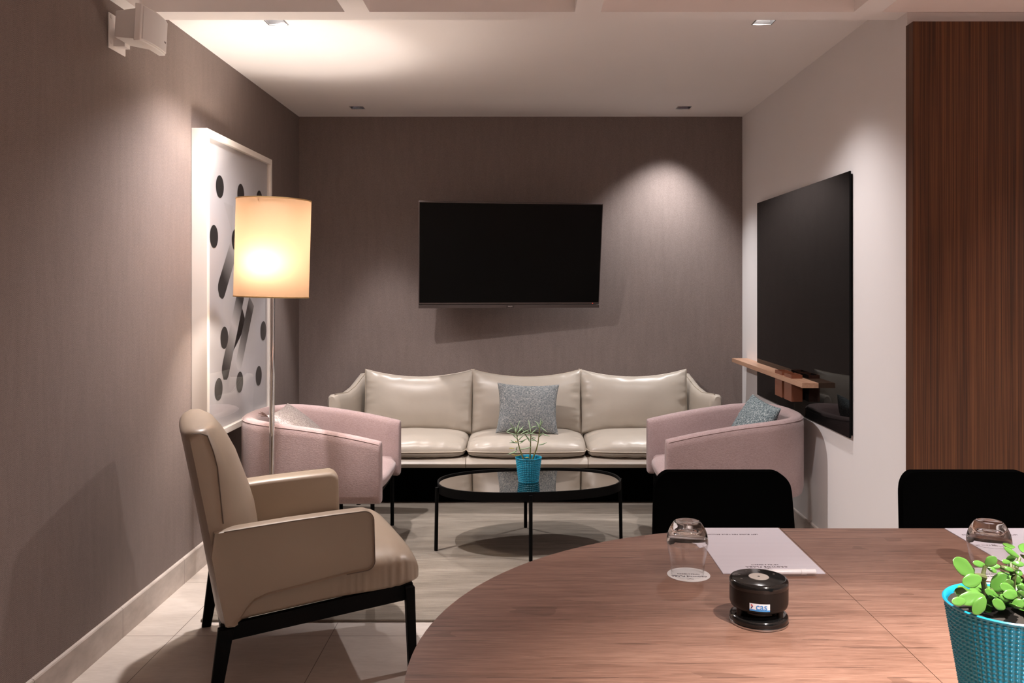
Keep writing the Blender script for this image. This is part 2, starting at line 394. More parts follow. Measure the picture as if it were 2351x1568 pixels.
# ------------------------------------------------------------------ soft shapes
def pillow(w, h, tu, td, n=28, pinch=.0, expo=.45, corner=0.0, power=2, wr=0.0, seed=0, top=None, lo=None):
    """grid cushion in local XY (w x h); upper swell tu, lower swell td"""
    def pt(u, v, side):
        x = u*(1-pinch*(1-v*v)*abs(u)**3); y = v*(1-pinch*(1-u*u)*abs(v)**3)
        if corner:                                   # round the outline
            k = corner; x *= 1-k*abs(v)**6*abs(u); y *= 1-k*abs(u)**6*abs(v)
        prof = ((1-abs(u)**power)*(1-abs(v)**power))
        t = max(prof, 0)**(expo if side > 0 else (lo or expo))
        X, Y = x*w/2, y*h/2
        if top: X, Y = top(u, v, X, Y)
        z = (tu if side > 0 else -td)*t
        if wr:
            edge = (1-(1-max(abs(u), abs(v)))*1.2); edge = max(0, edge)
            sx_ = Y if abs(u) > abs(v) else X; dd = 1-max(abs(u), abs(v))       # creases run inwards from the seam
            cr_ = noise.noise(Vector((sx_*34+seed*3, dd*3.0, side*2.3)))*.6+noise.noise(Vector((sx_*70+seed, dd*5, 5.1)))*.4
            nn = noise.noise(Vector((X*7+seed, Y*7, side*3.1)))
            fall = math.exp(-((dd-.07)/.11)**2)
            z += wr*(cr_*fall+.22*nn)*(t**.5)*side*(1 if side > 0 else .35)
        return (X, Y, z)
    mb = MB(); g = [-1+2*i/n for i in range(n+1)]
    g = [math.copysign(1-(1-abs(a))**1.35, a) for a in g]
    up = [[pt(u, v, 1) for u in g] for v in g]; dn = [[pt(u, v, -1) for u in g] for v in g]
    N = n+1; vs = [p for r in up for p in r]; idx = lambda i, j: j*N+i
    fs = [(idx(i,j), idx(i+1,j), idx(i+1,j+1), idx(i,j+1)) for j in range(n) for i in range(n)]
    m2 = {}
    for j in range(N):
        for i in range(N):
            if i in (0, n) or j in (0, n): m2[(i,j)] = idx(i,j)
            else: m2[(i,j)] = len(vs); vs.append(dn[j][i])
    fs += [(m2[(i,j)], m2[(i,j+1)], m2[(i+1,j+1)], m2[(i+1,j)]) for j in range(n) for i in range(n)]
    mb.add(vs, fs)
    border = [pt(u, -1, 1) for u in g]+[pt(1, v, 1) for v in g[1:]]+[pt(u, 1, 1) for u in reversed(g[:-1])]+[pt(-1, v, 1) for v in reversed(g[1:-1])]
    return mb, border
def piping(border, r):
    mb = MB(); pts = [Vector(p) for p in border]; n = len(pts); rings = []
    for i, p in enumerate(pts):
        d = (pts[(i+1) % n]-pts[i-1]).normalized(); a = Vector((0,0,1)); b = d.cross(a).normalized()
        rings.append([p+(a*math.cos(t)+b*math.sin(t))*r for t in [2*PI*k/6 for k in range(6)]])
    mb.loft(rings, caps=False, loop=True); return mb

# ------------------------------------------------------------------ sofa
sofa = empty('leather_sofa', (0, 5.75, 0), 0, 'long three-seat greige leather sofa with wing arms below the television', 'sofa')
def SY(y): return y-5.75
b = MB()
prof = [(SY(6.10),.262),(SY(5.40),.262),(SY(5.372),.272),(SY(5.36),.293),(SY(5.372),.316),(SY(5.40),.326),(SY(6.10),.326)]
b.prism(prof, -1.16, 1.16, 'yz'); bo = b.build('base', m_sofa, sofa, smooth=50)
for x in (-.365, .39):
    s_ = MB(); s_.tube([(x,SY(5.40),.2625),(x,SY(5.371),.272),(x,SY(5.3588),.293),(x,SY(5.371),.316),(x,SY(5.40),.3265)], .0022, 6); s_.build('seam', m_seam, bo)
def sofa_arm(sg):
    # panel swept from front to rear; its top edge rises towards the back in an S curve
    rings = []; n = 26
    for i in range(n+1):
        t = i/n; y = lerp(5.37, 6.12, t)
        cx = sg*lerp(1.172, 1.115, smooth01(t)); th = .043
        top = linterp(t, [(0,.722),(.22,.708),(.42,.697),(.62,.716),(.84,.757),(1,.778)])
        if t < .05: th *= (.55+.45*math.sqrt(t/.05)); top -= .014*(1-t/.05)
        zb = .262; ring = []
        for k in range(20):
            a = 2*PI*k/20; c, s = math.cos(a), math.sin(a)
            xx = math.copysign(abs(c)**.6, c)*th; zz = math.copysign(abs(s)**.35, s)
            lean = sg*.018*max(0, zz)
            ring.append((cx+xx+lean, SY(y), (zb+top)/2+zz*(top-zb)/2))
        rings.append(ring)
    m = MB(); m.loft(rings); o = m.build('armrest', m_sofa, sofa, smooth=60)
    pts = []
    for i in range(1, n+1):
        t = i/n; top = linterp(t, [(0,.722),(.22,.708),(.42,.697),(.62,.716),(.84,.757),(1,.778)]) 
        pts.append((sg*lerp(1.172,1.115,smooth01(t))-sg*.012+sg*.018, SY(lerp(5.37,6.12,t)), top-.0005))
    q = MB(); q.tube(pts, .003, 6); q.build('piping', m_seam2, o)
sofa_arm(-1); sofa_arm(1)
bk = MB()
rings = []
for i in range(25):
    x = lerp(-1.13, 1.13, i/24); ring = []
    for k in range(16):
        a = 2*PI*k/16; c, s = math.cos(a), math.sin(a)
        ring.append((x, SY(6.085)+math.copysign(abs(c)**.6, c)*.05, .52+math.copysign(abs(s)**.4, s)*.235))
    rings.append(ring)
bk.loft(rings); bk.build('backrest', m_sofa, sofa, smooth=60)
for i, (x0, x1) in enumerate(((-1.118,-.369), (-.366,.386), (.389,1.118))):
    w_, d_ = x1-x0, .60
    def bulge(u, v, X, Y):
        return X, Y-(.012*(1-u*u) if v < 0 else 0)*abs(v)
    m, bd = pillow(w_-.002, d_, .088, .046, n=34, pinch=-.012, expo=.36, corner=.045, power=3.2, wr=.02, seed=i*5.3, top=bulge, lo=.17)
    o = m.build('seat_cushion', m_sofa, sofa, smooth=70, loc=((x0+x1)/2, SY(5.372+d_/2), .366))
    piping(bd, .0035).build('piping', m_seam2, o)
for i, (x0, x1) in enumerate(((-1.068,-.352), (-.352,.374), (.376,1.082))):
    w_, h_ = x1-x0, .43
    def sag(u, v, X, Y, i=i):
        if v > 0: Y -= .050*(1-u*u)**1.0*v
        else: Y += .018*(1-u**2)*abs(v)
        X *= 1+.012*v
        return X, Y
    m, bd = pillow(w_+.012, h_, .095, .09, n=36, pinch=.012, expo=.38, corner=0, power=2.6, wr=.02, seed=20+i*7.1, top=sag)
    o = m.build('back_cushion', m_sofa, sofa, smooth=70, loc=((x0+x1)/2, SY(5.845), .617), rot=(R(90-13), 0, 0))
    piping(bd, .0035).build('piping', m_seam2, o)
for x in (-1.05, 1.05):
    for y in (5.5, 6.02):
        l = MB(); l.tube([(x,SY(y),.262),(x,SY(y),.011)], .014, 10); l.build('leg', m_black, sofa)

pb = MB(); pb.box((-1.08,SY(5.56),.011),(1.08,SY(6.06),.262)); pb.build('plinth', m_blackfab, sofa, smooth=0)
# throw pillows
pl, bd = pillow(.40, .325, .062, .062, n=30, pinch=.10, expo=.5, power=2, wr=.012, seed=3)
o = pl.build('throw_pillow', m_tweed, smooth=80, loc=(.018, 5.575, .605), rot=(R(90-17), R(1.5), R(-1)))
tag(o, 'square grey tweed cushion leaning on the middle of the leather sofa', 'cushion')

# ------------------------------------------------------------------ pink tub chairs
def make_tub():
    e = empty('tub_armchair')
    W, XF, XB, TH = .372, .37, -.392, .075
    path = []
    n1, n2 = 12, 44
    for i in range(n1): path.append((lerp(XF, -.06, i/n1), -W, (0,-1)))
    for i in range(n2+1):
        a = -PI/2-PI*i/n2; c, s = math.cos(a), math.sin(a); n = 2.55
        x = -.06-abs(c)**(2/n)*(-.06-XB); y = math.copysign(abs(s)**(2/n), s)*W
        nx, ny = -abs(c)**(2-2/n)/(-.06-XB), math.copysign(abs(s)**(2-2/n), s)/W
        L = math.hypot(nx, ny); path.append((x, y, (nx/L, ny/L)))
    for i in range(1, n1+1): path.append((lerp(-.06, XF, i/n1), W, (0,1)))
    rings = []; N = len(path)
    def rim(x): return .616+.100*(1-max(0, 1-(XF-x)/.76)**1.8)
    for i, (x, y, (nx, ny)) in enumerate(path):
        zt = rim(x); ring = []
        q = [(-.028,.302),(-.008,.312),(-.001,.345),(0,.45),(0,zt-.05),(-.002,zt-.018),(-.012,zt-.004),(-.026,zt),(-.05,zt-.002),(-.066,zt-.010),(-.074,zt-.03),(-.077,zt-.08),(-.08,.42),(-.08,.32),(-.07,.302)]
        for d, z in q: ring.append((x+nx*d, y+ny*d, z))
        rings.append(ring)
    # rounded front ends
    def endring(r, dx, k):
        cx = sum(p[1] for p in r)/len(r); cz = sum(p[2] for p in r)/len(r)
        return [(p[0]+dx, cx+(p[1]-cx)*k, cz+(p[2]-cz)*(1-(1-k)*.16)) for p in r]
    e0 = [endring(rings[0], .012, .62), endring(rings[0], .009, .84)]; e1 = [endring(rings[-1], .009, .84), endring(rings[-1], .012, .62)]
    sh = MB(); sh.loft(e0+rings+e1); so = sh.build('shell', m_pink, e, smooth=60)
    # piping on the outer top edge and at the front ends
    pts = [(x-nx*.0035, y-ny*.0035, rim(x)-.0135) for x, y, (nx, ny) in path]
    p = MB(); p.tube(pts, .0022, 6); p.build('piping', m_pink, so)
    # seat: D-shaped cushion with a soft front that undercuts
    rings = []
    for z, g, fx in ((.306,.0,-.03),(.325,.004,.0),(.35,.004,.03),(.378,.004,.044),(.40,.002,.042),(.415,-.010,.026),(.424,-.035,-.01)):
        ring = []
        ww = W-.081+g
        for k in range(7): ring.append((XF-.03+fx-.012*(abs(k-3)/3)**4*3, lerp(ww*.97, -ww*.97, k/6), z))
        for k in range(4): ring.append((lerp(XF-.06, -.06, k/4)+(fx if k == 0 else 0), -ww, z))
        for k in range(17):
            a = -PI/2-PI*k/16; c, s = math.cos(a), math.sin(a); n = 2.55
            ring.append((-.06-abs(c)**(2/n)*(-.06-XB-.083), math.copysign(abs(s)**(2/n), s)*ww, z))
        for k in range(4): ring.append((lerp(-.06, XF-.06, (k+1)/4)+(fx if k == 3 else 0), ww, z))
        rings.append(ring)
    st = MB(); st.loft(rings); st.build('seat', m_pink, e, smooth=70, bevel=None)
    u = MB(); u.box((-.26,-.26,.303),(.33,.26,.335)); u.build('underframe', m_black, e, smooth=0)
    for x, y in ((.335,-.325), (.335,.325), (.05,-.28), (.05,.28)):
        l = MB(); l.tube([(x,y,.305),(x,y,.011)], .0105, 12); l.build('leg', m_black, e)
        if x > .3: 
            pass
    cr = MB(); cr.tube([(.335,-.325,.306),(.335,.325,.306)], .009, 8); cr.tube([(.05,-.28,.306),(.05,.28,.306)], .009, 8)
    cr.build('leg_rail', m_black, e)
    return e
tubL = make_tub(); tubL.location = (-1.10, 4.70, 0)
tag(tubL, 'pink fabric tub armchair standing behind the floor lamp pole', 'armchair', 'pink tub armchairs')
tubR = copy_tree(tubL); tubR.location = (1.095, 4.755, 0); tubR.rotation_euler = (0,0,PI)
tag(tubR, 'pink fabric tub armchair in front of the black glass board', 'armchair', 'pink tub armchairs')
def frame_rot(a, b):
    b = Vector(b).normalized(); a = Vector(a); a = (a-b*a.dot(b)).normalized(); n = a.cross(b)
    return Matrix((a, b, n)).transposed().to_euler()
pl, bd = pillow(.36, .36, .05, .05, n=28, pinch=.07, expo=.5, wr=.008, seed=11)
o = pl.build('knitted_pillow', m_knit, smooth=80, loc=(-1.192, 4.675, .614), rot=frame_rot((.05,1,.03), (-.76,0,.65)))
tag(o, 'cream knitted cushion with tassels in the left pink tub armchair', 'cushion')
ts = MB()
for k in range(14):
    b0 = Vector((-.172+random.uniform(-.006,.006), .170, 0)); d_ = Vector((-.03+random.uniform(-.014,.014), .035+random.uniform(-.012,.012), random.uniform(-.012,.012)))
    ts.tube([b0, b0+d_*.5+Vector((0,0,.002)), b0+d_], [.0016,.0015,.001], 5)
ts.build('tassel', plain('brown_tassel', srgb(120,96,88), .9), o)
pl, bd = pillow(.36, .36, .065, .065, n=30, pinch=.06, expo=.5, wr=.022, seed=31)
o = pl.build('teal_tweed_pillow', m_tweed2, smooth=80, loc=(1.229, 4.743, .608), rot=frame_rot((.13,-.98,-.13), (.48,0,.876)))
tag(o, 'teal grey tweed cushion propped in the right pink tub armchair', 'cushion')

# ------------------------------------------------------------------ coffee table
TZ = .345
ct = empty('coffee_table', (.025, 4.675, .0118), R(7), 'low oval coffee table with smoked mirror top and thin black legs', 'coffee table')
def oval(a, b, n=96, e=2.6):
    return [(math.copysign(abs(math.cos(t))**(2/e), math.cos(t))*a, math.copysign(abs(math.sin(t))**(2/e), math.sin(t))*b) for t in [2*PI*k/n for k in range(n)]]
A_, B_ = .492, .292; tz = TZ-.011
ro, ri = oval(A_, B_, 160, 2.4), oval(A_-.008, B_-.008, 160, 2.4); fine_ = oval(A_, B_, 2400, 2.4)
rm = MB(); rm.loft([[(x,y,tz-.038) for x, y in ri], [(x,y,tz-.038) for x, y in ro], [(x,y,tz+.008) for x, y in ro], [(x,y,tz+.008) for x, y in ri]], caps=False, loop=True)
rm.build('rim', m_black, ct, smooth=40)
tp = MB(); tp.loft([[(x,y,tz-.006) for x, y in ri], [(x,y,tz) for x, y in ri]]); tp.build('mirror_top', m_mirror, ct, smooth=40)
un = MB(); un.loft([[(x,y,tz-.016) for x, y in ri], [(x,y,tz-.0065) for x, y in ri]]); un.build('underside_board', m_black, ct, smooth=40)
iw = Matrix.Rotation(-R(7), 4, 'Z')
for u, v in ((1003.5,1264), (1207,1214), (1219,1292), (1421,1237)):
    g = iw @ (Pz(u, v, .011)-Vector((.025,4.675,0))); 
    best = min(fine_, key=lambda p: (p[0]/math.hypot(*p)-g.x/g.xy.length)**2+(p[1]/math.hypot(*p)-g.y/g.xy.length)**2)
    px, py = best[0]*(1+.010/A_), best[1]*(1+.010/A_)
    l = MB(); l.tube([(px*1.0,py*1.0,tz-.005),(px*1.01,py*1.01,0)], .0095, 12); l.build('leg', m_black, ct)

# ------------------------------------------------------------------ embossed pots
def pot(Rt, Rb, H, nb, rows, name, parent, amp=.019):
    mb = MB(); seg = nb*6; rws = rows*6; rings = []
    for j in range(rws+1):
        t = j/rws; r0 = lerp(Rb, Rt, t); ring = []
        for k in range(seg):
            th = 2*PI*k/seg
            b_ = .5*(1+math.sin(th*nb))*(1-math.cos(PI*2*t*rows))-.5
            if t < .015 or t > .985: b_ = 0
            r = r0+b_*Rt*amp
            ring.append((r*math.cos(th), r*math.sin(th), H*t))
        rings.append(ring)
    def circ(r, z): return [(r*math.cos(2*PI*k/seg), r*math.sin(2*PI*k/seg), z) for k in range(seg)]
    lip = Rt*.03
    rings = [circ(Rb*.2, .001), circ(Rb*.96, 0)]+rings+[circ(Rt+lip, H), circ(Rt+lip*1.3, H+lip), circ(Rt+lip*.5, H+lip*1.7), circ(Rt-lip*.6, H+lip), circ(Rt-lip, H-.005), circ(lerp(Rb, Rt, .5)-lip*2, H*.5), circ(Rb*.85, H*.2), circ(Rb*.3, H*.2)]
    mb.loft(rings); return mb.build(name, m_pot, parent, smooth=60)
# small plant on the coffee table
sp = empty('potted_plant', Pz(1213.5, 1106, TZ+.0005)+Vector((0,0,.0012)), 0, 'small teal pot with thin-leaved succulent on the coffee table', 'potted plant')
pot(.0690, .0530, .128, 34, 13, 'pot', sp, .026)
so = MB(); so.lathe([(.0005,.085),(.055,.085),(.055,.082),(.0005,.082)], 24, caps=False); so.build('soil', m_soil, sp)
st = MB(); fo = MB()
S0 = Vector(sp.location)
def sp_pt(cx, cy, dy=0.0):
    """point of the plant read off the photo, dy behind the stem plane, relative to the pot"""
    return P(1120+cx/8.255, 940+cy/8.255, S0.y+dy)-S0
stems = [[(680,970,0),(640,850,.0),(600,740,.004),(580,650,.006),(560,560,.006),(545,470,.004),(540,400,0)],
         [(800,975,.01),(800,850,.012),(808,720,.014),(812,600,.012),(815,480,.01),(815,380,.01)],
         [(835,975,-.01),(880,860,-.012),(925,740,-.014),(950,640,-.014),(965,520,-.014),(975,420,-.014),(985,340,-.014)]]
for k, s_ in enumerate(stems):
    pts = [sp_pt(*q) for q in s_]; st = MB()
    st.tube(pts, [lerp(.0042,.0018, i/(len(pts)-1)) for i in range(len(pts))], 8); st.build('stem', m_stem, sp)
leaves = [((545,470),(470,330),(420,250)), ((540,420),(560,330),(610,210)), ((545,480),(440,460),(350,425)), ((350,430),(420,370),(500,340)),
 ((560,450),(620,380),(680,310)), ((575,590),(620,540),(690,470)), ((590,610),(680,600),(760,540)), ((600,640),(680,610),(700,560)), ((580,640),(480,620),(400,630)),
 ((560,640),(470,620),(430,570)), ((560,560),(500,500),(470,480)), ((545,470),(530,400),(520,330)), ((600,480),(700,420),(790,380)), ((640,360),(720,480),(800,630)),
 ((815,480),(760,420),(700,380)), ((820,460),(890,400),(960,350)), ((822,350),(880,320),(960,320)), ((815,440),(800,330),(770,200)), ((820,540),(880,570),(940,620)),
 ((820,570),(870,590),(905,590)), ((825,510),(870,540),(915,545)), ((980,340),(960,280),(900,220)), ((985,330),(1010,280),(1045,210)), ((985,330),(1000,240),(1010,170)),
 ((1000,335),(1060,380),(1135,440)), ((960,520),(1010,490),(1050,430)), ((1030,450),(1090,490),(1175,508)), ((960,670),(1040,670),(1125,620)), ((560,770),(470,830),(360,855)),
 ((600,760),(720,745),(860,700)), ((690,460),(830,440),(940,490)), ((560,700),(530,760),(545,800)), ((570,830),(520,815),(440,830)), ((600,420),(640,380),(660,350)), ((990,400),(970,330),(940,260)),
 ((815,600),(770,560),(740,500)), ((560,520),(600,420),(610,330)), ((975,430),(1010,470),(985,520))]
for k, L in enumerate(leaves):
    dy = random.uniform(-.03,.03)*1.0
    p0 = sp_pt(*L[0]); p1 = sp_pt(*L[1], dy*.6); p2 = sp_pt(*L[2], dy)
    pts = [p0*(1-t)*(1-t)+p1*2*t*(1-t)+p2*t*t for t in [i/5 for i in range(6)]]
    fo.tube(pts, [.0016,.0028,.0032,.0029,.0020,.0006], 6)
fo.build('foliage', m_leaf2, sp, smooth=180)
fy = MB()
for L in (((500,740),(450,735),(400,735)), ((620,865),(540,880),(450,850)), ((560,620),(530,610),(515,590)), ((780,915),(740,912),(700,915))):
    pts = [sp_pt(*L[0]), sp_pt(*L[1]), sp_pt(*L[2])]; fy.tube(pts, [.0015,.0026,.001], 6)
fy.build('dry_leaves', m_leafy, sp, smooth=180)

# ------------------------------------------------------------------ tan leather armchair
CA = R(22); fx_, fy_ = math.cos(CA), math.sin(CA)
ac = empty('lounge_armchair', (-.859, 3.359, 0), CA, 'beige leather lounge armchair with black frame legs, side-on beside the meeting table', 'armchair')
# frame
fr = MB()
for sg in (-1, 1):
    y0, y1 = sg*.345-.012, sg*.345+.012
    fr.hexa([(-.315,y0,.202),(.345,y0,.262),(.345,y1,.262),(-.315,y1,.202),(-.315,y0,.257),(.345,y0,.320),(.345,y1,.320),(-.315,y1,.257)])
fr.box((.315,-.333,.262),(.343,.333,.315)); fr.box((-.312,-.333,.204),(-.284,.333,.255))
fr.build('frame', m_black, ac, smooth=0, bevel=.002, seg=2)
def leg4(x0, x1, y, zt, w0, w1, fz=0.0):
    m = MB(); m.hexa([(x1-w1/2,y-.014,fz),(x1+w1/2,y-.014,fz),(x1+w1/2,y+.014,fz),(x1-w1/2,y+.014,fz),(x0-w0/2,y-.017,zt),(x0+w0/2,y-.017,zt),(x0+w0/2,y+.017,zt),(x0-w0/2,y+.017,zt)])
    m.build('leg', m_black, ac, smooth=0, bevel=.003, seg=2)
for sg in (-1, 1):
    leg4(-.297, -.335, sg*.362, .252, .052, .036); leg4(.330, .342, sg*.362, .312, .034, .030, .0115 if sg > 0 else 0)
# backrest
def smin(a, b): return a if a < b else b
def back_ring(z):
    rear = linterp(z, [(.255,-.312),(.575,-.368),(.90,-.432)]); fs = linterp(z, [(.255,-.27),(.575,-.305),(.80,-.325),(.90,-.36)])
    fc = linterp(z, [(.255,-.16),(.5,-.165),(.62,-.185),(.80,-.25),(.88,-.300),(.90,-.33)])
    w = linterp(z, [(.255,.372),(.55,.372),(.68,.335),(.80,.305),(.90,.275)])
    ring = []; n = 14
    for k in range(n+1):
        y = lerp(-w, w, k/n); t = y/w
        ring.append((fs+(fc-fs)*(1-abs(t)**3.0), y, z))
    for k in range(n+1):
        y = lerp(w, -w, k/n); t = y/w
        ring.append((rear-.012*(1-t*t)+.018*abs(t)**8, y, z))
    return ring
zs = [.255,.27,.33,.40,.47,.54,.60,.66,.72,.78,.83,.865,.885]
rings = [back_ring(z) for z in zs]
def shrink(r, k, kx, dz):
    cx = sum(p[0] for p in r)/len(r); return [(cx+(p[0]-cx)*kx, p[1]*k, p[2]+dz) for p in r]
last = rings[-1]
rings += [shrink(last, .985, .86, .012), shrink(last, .955, .62, .019), shrink(last, .92, .3, .0215)]
bk = MB(); bk.loft(rings); bo = bk.build('backrest', m_arm, ac, smooth=70)
# side seams of the backrest
for sg in (-1, 1):
    pts = []
    for z in [.60,.66,.72,.78,.83,.865,.885]:
        r = back_ring(z); pts.append((r[0][0]+.002, sg*(abs(r[0][1])+.0005), z))
    r = back_ring(.885); pts += [(r[0][0]-.02, sg*abs(r[0][1])*.99, .893), (r[0][0]-.05, sg*abs(r[0][1])*.985, .893)]
    q = MB(); q.tube(pts, .002, 6); q.build('seam', m_seam, bo)
# armrests: side panels with a lifted underside
def arc(cx, cz, r, a0, a1, n=6): return [(cx+r*math.cos(R(lerp(a0,a1,i/n))), cz+r*math.sin(R(lerp(a0,a1,i/n)))) for i in range(n+1)]
poly = [(-.300,.262),(-.268,.262),(-.256,.278),(-.238,.306),(-.212,.334),(-.17,.350),(-.05,.366),(.10,.388)]+arc(.168,.425,.032,-80,10)+arc(.160,.568,.036,5,90)+[(.06,.601),(-.10,.594),(-.22,.586),(-.305,.580),(-.335,.577),(-.345,.50),(-.328,.40)]
def arm(sg):
    mb = MB(); n = len(poly); rings = []
    cx = sum(p[0] for p in poly)/n; cz = sum(p[1] for p in poly)/n
    prof = [(-.380,.93),(-.386,.965),(-.387,.985),(-.383,1.0),(-.370,1.010),(-.348,1.008),(-.324,.992),(-.308,.962),(-.299,.915),(-.297,.86)]
    for y, k in prof:
        rings.append([(cx+(p[0]-cx)*(1-(1-k)*.35), sg*-y if False else -sg*y, cz+(p[1]-cz)*(1-(1-k)*1.0)) for p in poly])
    mb.loft(rings); o = mb.build('armrest', m_arm, ac, smooth=60)
    q = MB(); k = .9985
    pts = [(cx+(p[0]-cx)*k, sg*.3885, cz+(p[1]-cz)*.992) for p in poly[7:-3]]
    q.tube(pts, .0018, 6); q.build('seam', m_seam, o)
arm(1); arm(-1)
# seat cushion with gathered sides
rings = []; nx = 96
for i in range(nx+1):
    t = 1-(1-i/nx)**1.6; x = lerp(-.255, .376, t)
    zb = lerp(.262, .320, (x+.315)/.66)
    e_ = max(0, (t-.84)/.16); b0 = max(0, (.06-t)/.06)
    zt = lerp(.405, .456, smooth01(t*1.5))
    k = max(0, 1-e_**2.2)**(1/2.0); low = .010*e_**3
    zb -= .013; top = zb+(zt-zb)*(.42+.58*k)*(1-.2*b0); hz = (top-zb-low)/2; mid = (top+zb+low)/2
    w = .352+.018*smooth01((t-.5)/.3); w -= .055*(1-math.sqrt(max(0, 1-e_*e_)))
    ring = []
    for a_ in range(40):
        a = 2*PI*a_/40; c, s = math.cos(a), math.sin(a)
        yy = math.copysign(abs(c)**(.55 if s > 0 else .32), c)*w; zz = math.copysign(abs(s)**(.75 if s > 0 else .22), s)*hz
        side = abs(c)**6*smooth01((.55-s)/.5); g = math.sin(x*230+4*noise.noise(Vector((x*14, zz*20, 0))))*noise.noise(Vector((x*9, 1.7, c)))*1.0
        yy *= 1+side*.022*g*smooth01((t-.35)/.3)
        ring.append((x, yy, mid+zz))
    rings.append(ring)
se = MB(); se.loft(rings); se.build('seat', m_arm, ac, smooth=80)

# ------------------------------------------------------------------ floor lamp
fl = empty('floor_lamp', (-1.213, 4.17, 0), 0, 'chrome floor lamp with lit cylindrical cream shade before the picture', 'floor lamp')
bs = MB(); bs.lathe([(.0005,.011),(.128,.011),(.130,.014),(.130,.018),(.126,.021),(.02,.024),(.016,.034),(.0005,.034)], 48, caps=False); bs.build('base', m_chrome, fl)
po = MB(); po.tube([(0,0,.02),(.004,0,1.36),(.0045,0,1.46)], .0125, 20); po.build('pole', m_chrome, fl)
sr, s0, s1 = .174, -.23, .232
sh = empty('shade_pivot'); bpy.data.objects.remove(sh)
shm = MB(); seg = 72
for r, z in (): pass
cir = lambda r, z: [(r*math.cos(2*PI*k/seg), r*math.sin(2*PI*k/seg), z) for k in range(seg)]
shm.loft([cir(sr,s0), cir(sr,s0+.1), cir(sr,0), cir(sr,s1-.1), cir(sr,s1)], caps=False)
sho = shm.build('shade', m_shade, fl, smooth=60, loc=(.006,0,1.571), rot=(0,R(1.6),0))
m_tape = plain('cream_tape', srgb(190,160,110), .6)
for z in (s0, s1):
    hd = MB(); hd.loft([cir(sr-.0015,z-.003), cir(sr+.0015,z-.003), cir(sr+.0015,z+.003), cir(sr-.0015,z+.003)], caps=False, loop=True); hd.build('rim_tape', m_tape, sho)
sp_ = MB()
for k in range(3):
    a = 2*PI*k/3+.4; sp_.tube([(0,0,s1-.05),(sr*.99*math.cos(a),sr*.99*math.sin(a),s1-.02)], .002, 6)
sp_.tube([(0,0,-.12),(0,0,s1-.05)], .003, 6); sp_.build('shade_carrier', m_chrome, sho)
bl = MB(); bl.lathe([(.0005,-.055),(.02,-.05),(.03,-.03),(.028,-.01),(.015,.018),(.013,.04),(.0005,.04)], 20, caps=False); bl.build('bulb', m_bulb, sho, loc=(0,-.0,-.05))
for lx, ly, lz, en in ((-1.207, 4.17-.105, 1.50, 15), (-1.205, 4.19, 1.665, 14)):
    pt = bpy.data.lights.new('lamp_glow', 'POINT'); pt.energy = en; pt.color = (1,.89,.80); pt.shadow_soft_size = .045
    po_ = bpy.data.objects.new('lamp_glow', pt); col.objects.link(po_); po_.location = (lx, ly, lz)

# ------------------------------------------------------------------ picture on the left wall
FXc = -1.527; y0, y1, z0, z1 = 4.19, 5.265, .635, 2.153
pc = empty('framed_picture', (LX, (y0+y1)/2, z0), 0, 'tall white box-framed abstract print of black dots and bars on the left wall', 'picture')
def LY(y): return y-(y0+y1)/2
D = FXc-LX; H = z1-z0; bw = .032
f_ = MB()
ya, yb = LY(y0), LY(y1)
f_.box((.0005,ya,0),(D,ya+bw,H)); f_.box((.0005,yb-bw,0),(D,yb,H)); f_.box((.0005,ya+bw,0),(D,yb-bw,bw)); f_.box((.0005,ya+bw,H-bw),(D,yb-bw,H)); f_.box((.0005,ya+bw,bw),(.006,yb-bw,H-bw))
f_.build('frame', m_frame, pc, smooth=0, bevel=.002, seg=2)
px_ = D-.022
pr = MB(); pr.add([(px_,ya+bw,bw),(px_,yb-bw,bw),(px_,yb-bw,H-bw),(px_,ya+bw,H-bw)], [(0,1,2,3)])
pro = pr.build('print', m_print_white, pc, smooth=0)
gp = MB(); gp.add([(D-.008,ya+bw,bw),(D-.008,yb-bw,bw),(D-.008,yb-bw,H-bw),(D-.008,ya+bw,H-bw)], [(0,1,2,3)]); gp.build('glass', m_pane, pc, smooth=0, flip=False)
def art_pt(cx, cy):                       # photo crop point -> (y, z) on the print
    X = LX+px_; u = 420+cx/2.0625; v = 260+cy/2.0625; y = F*X/(u-VX); return LY(y), EYE-(v-VY)*y/F-z0
zoff = .0006
for cx, cy in ((174,347),(273,384),(361,412),(146,583),(247,600),(330,625),(195,1063),(380,1030),(168,1307),(268,1273),(358,1243),(361,815)):
    y, z = art_pt(cx, cy); dots = MB(); dots.add([(px_+zoff*2.5, y+.057*math.cos(2*PI*k/40), z+.057*math.sin(2*PI*k/40)) for k in range(40)], [tuple(range(40))]); dots.build('printed_dot', m_ink, pro, smooth=0, flip=False)
def fade_mat(name, stops):
    t = NT(name); at = t.n.new('ShaderNodeAttribute'); at.attribute_name = 'along'
    t.base(t.ramp(at.outputs['Fac'], stops)); t.set(rough=.6); return t.m
dk, lt = (.012,.011,.011,1), (.62,.61,.62,1); md = (.2,.19,.19,1)
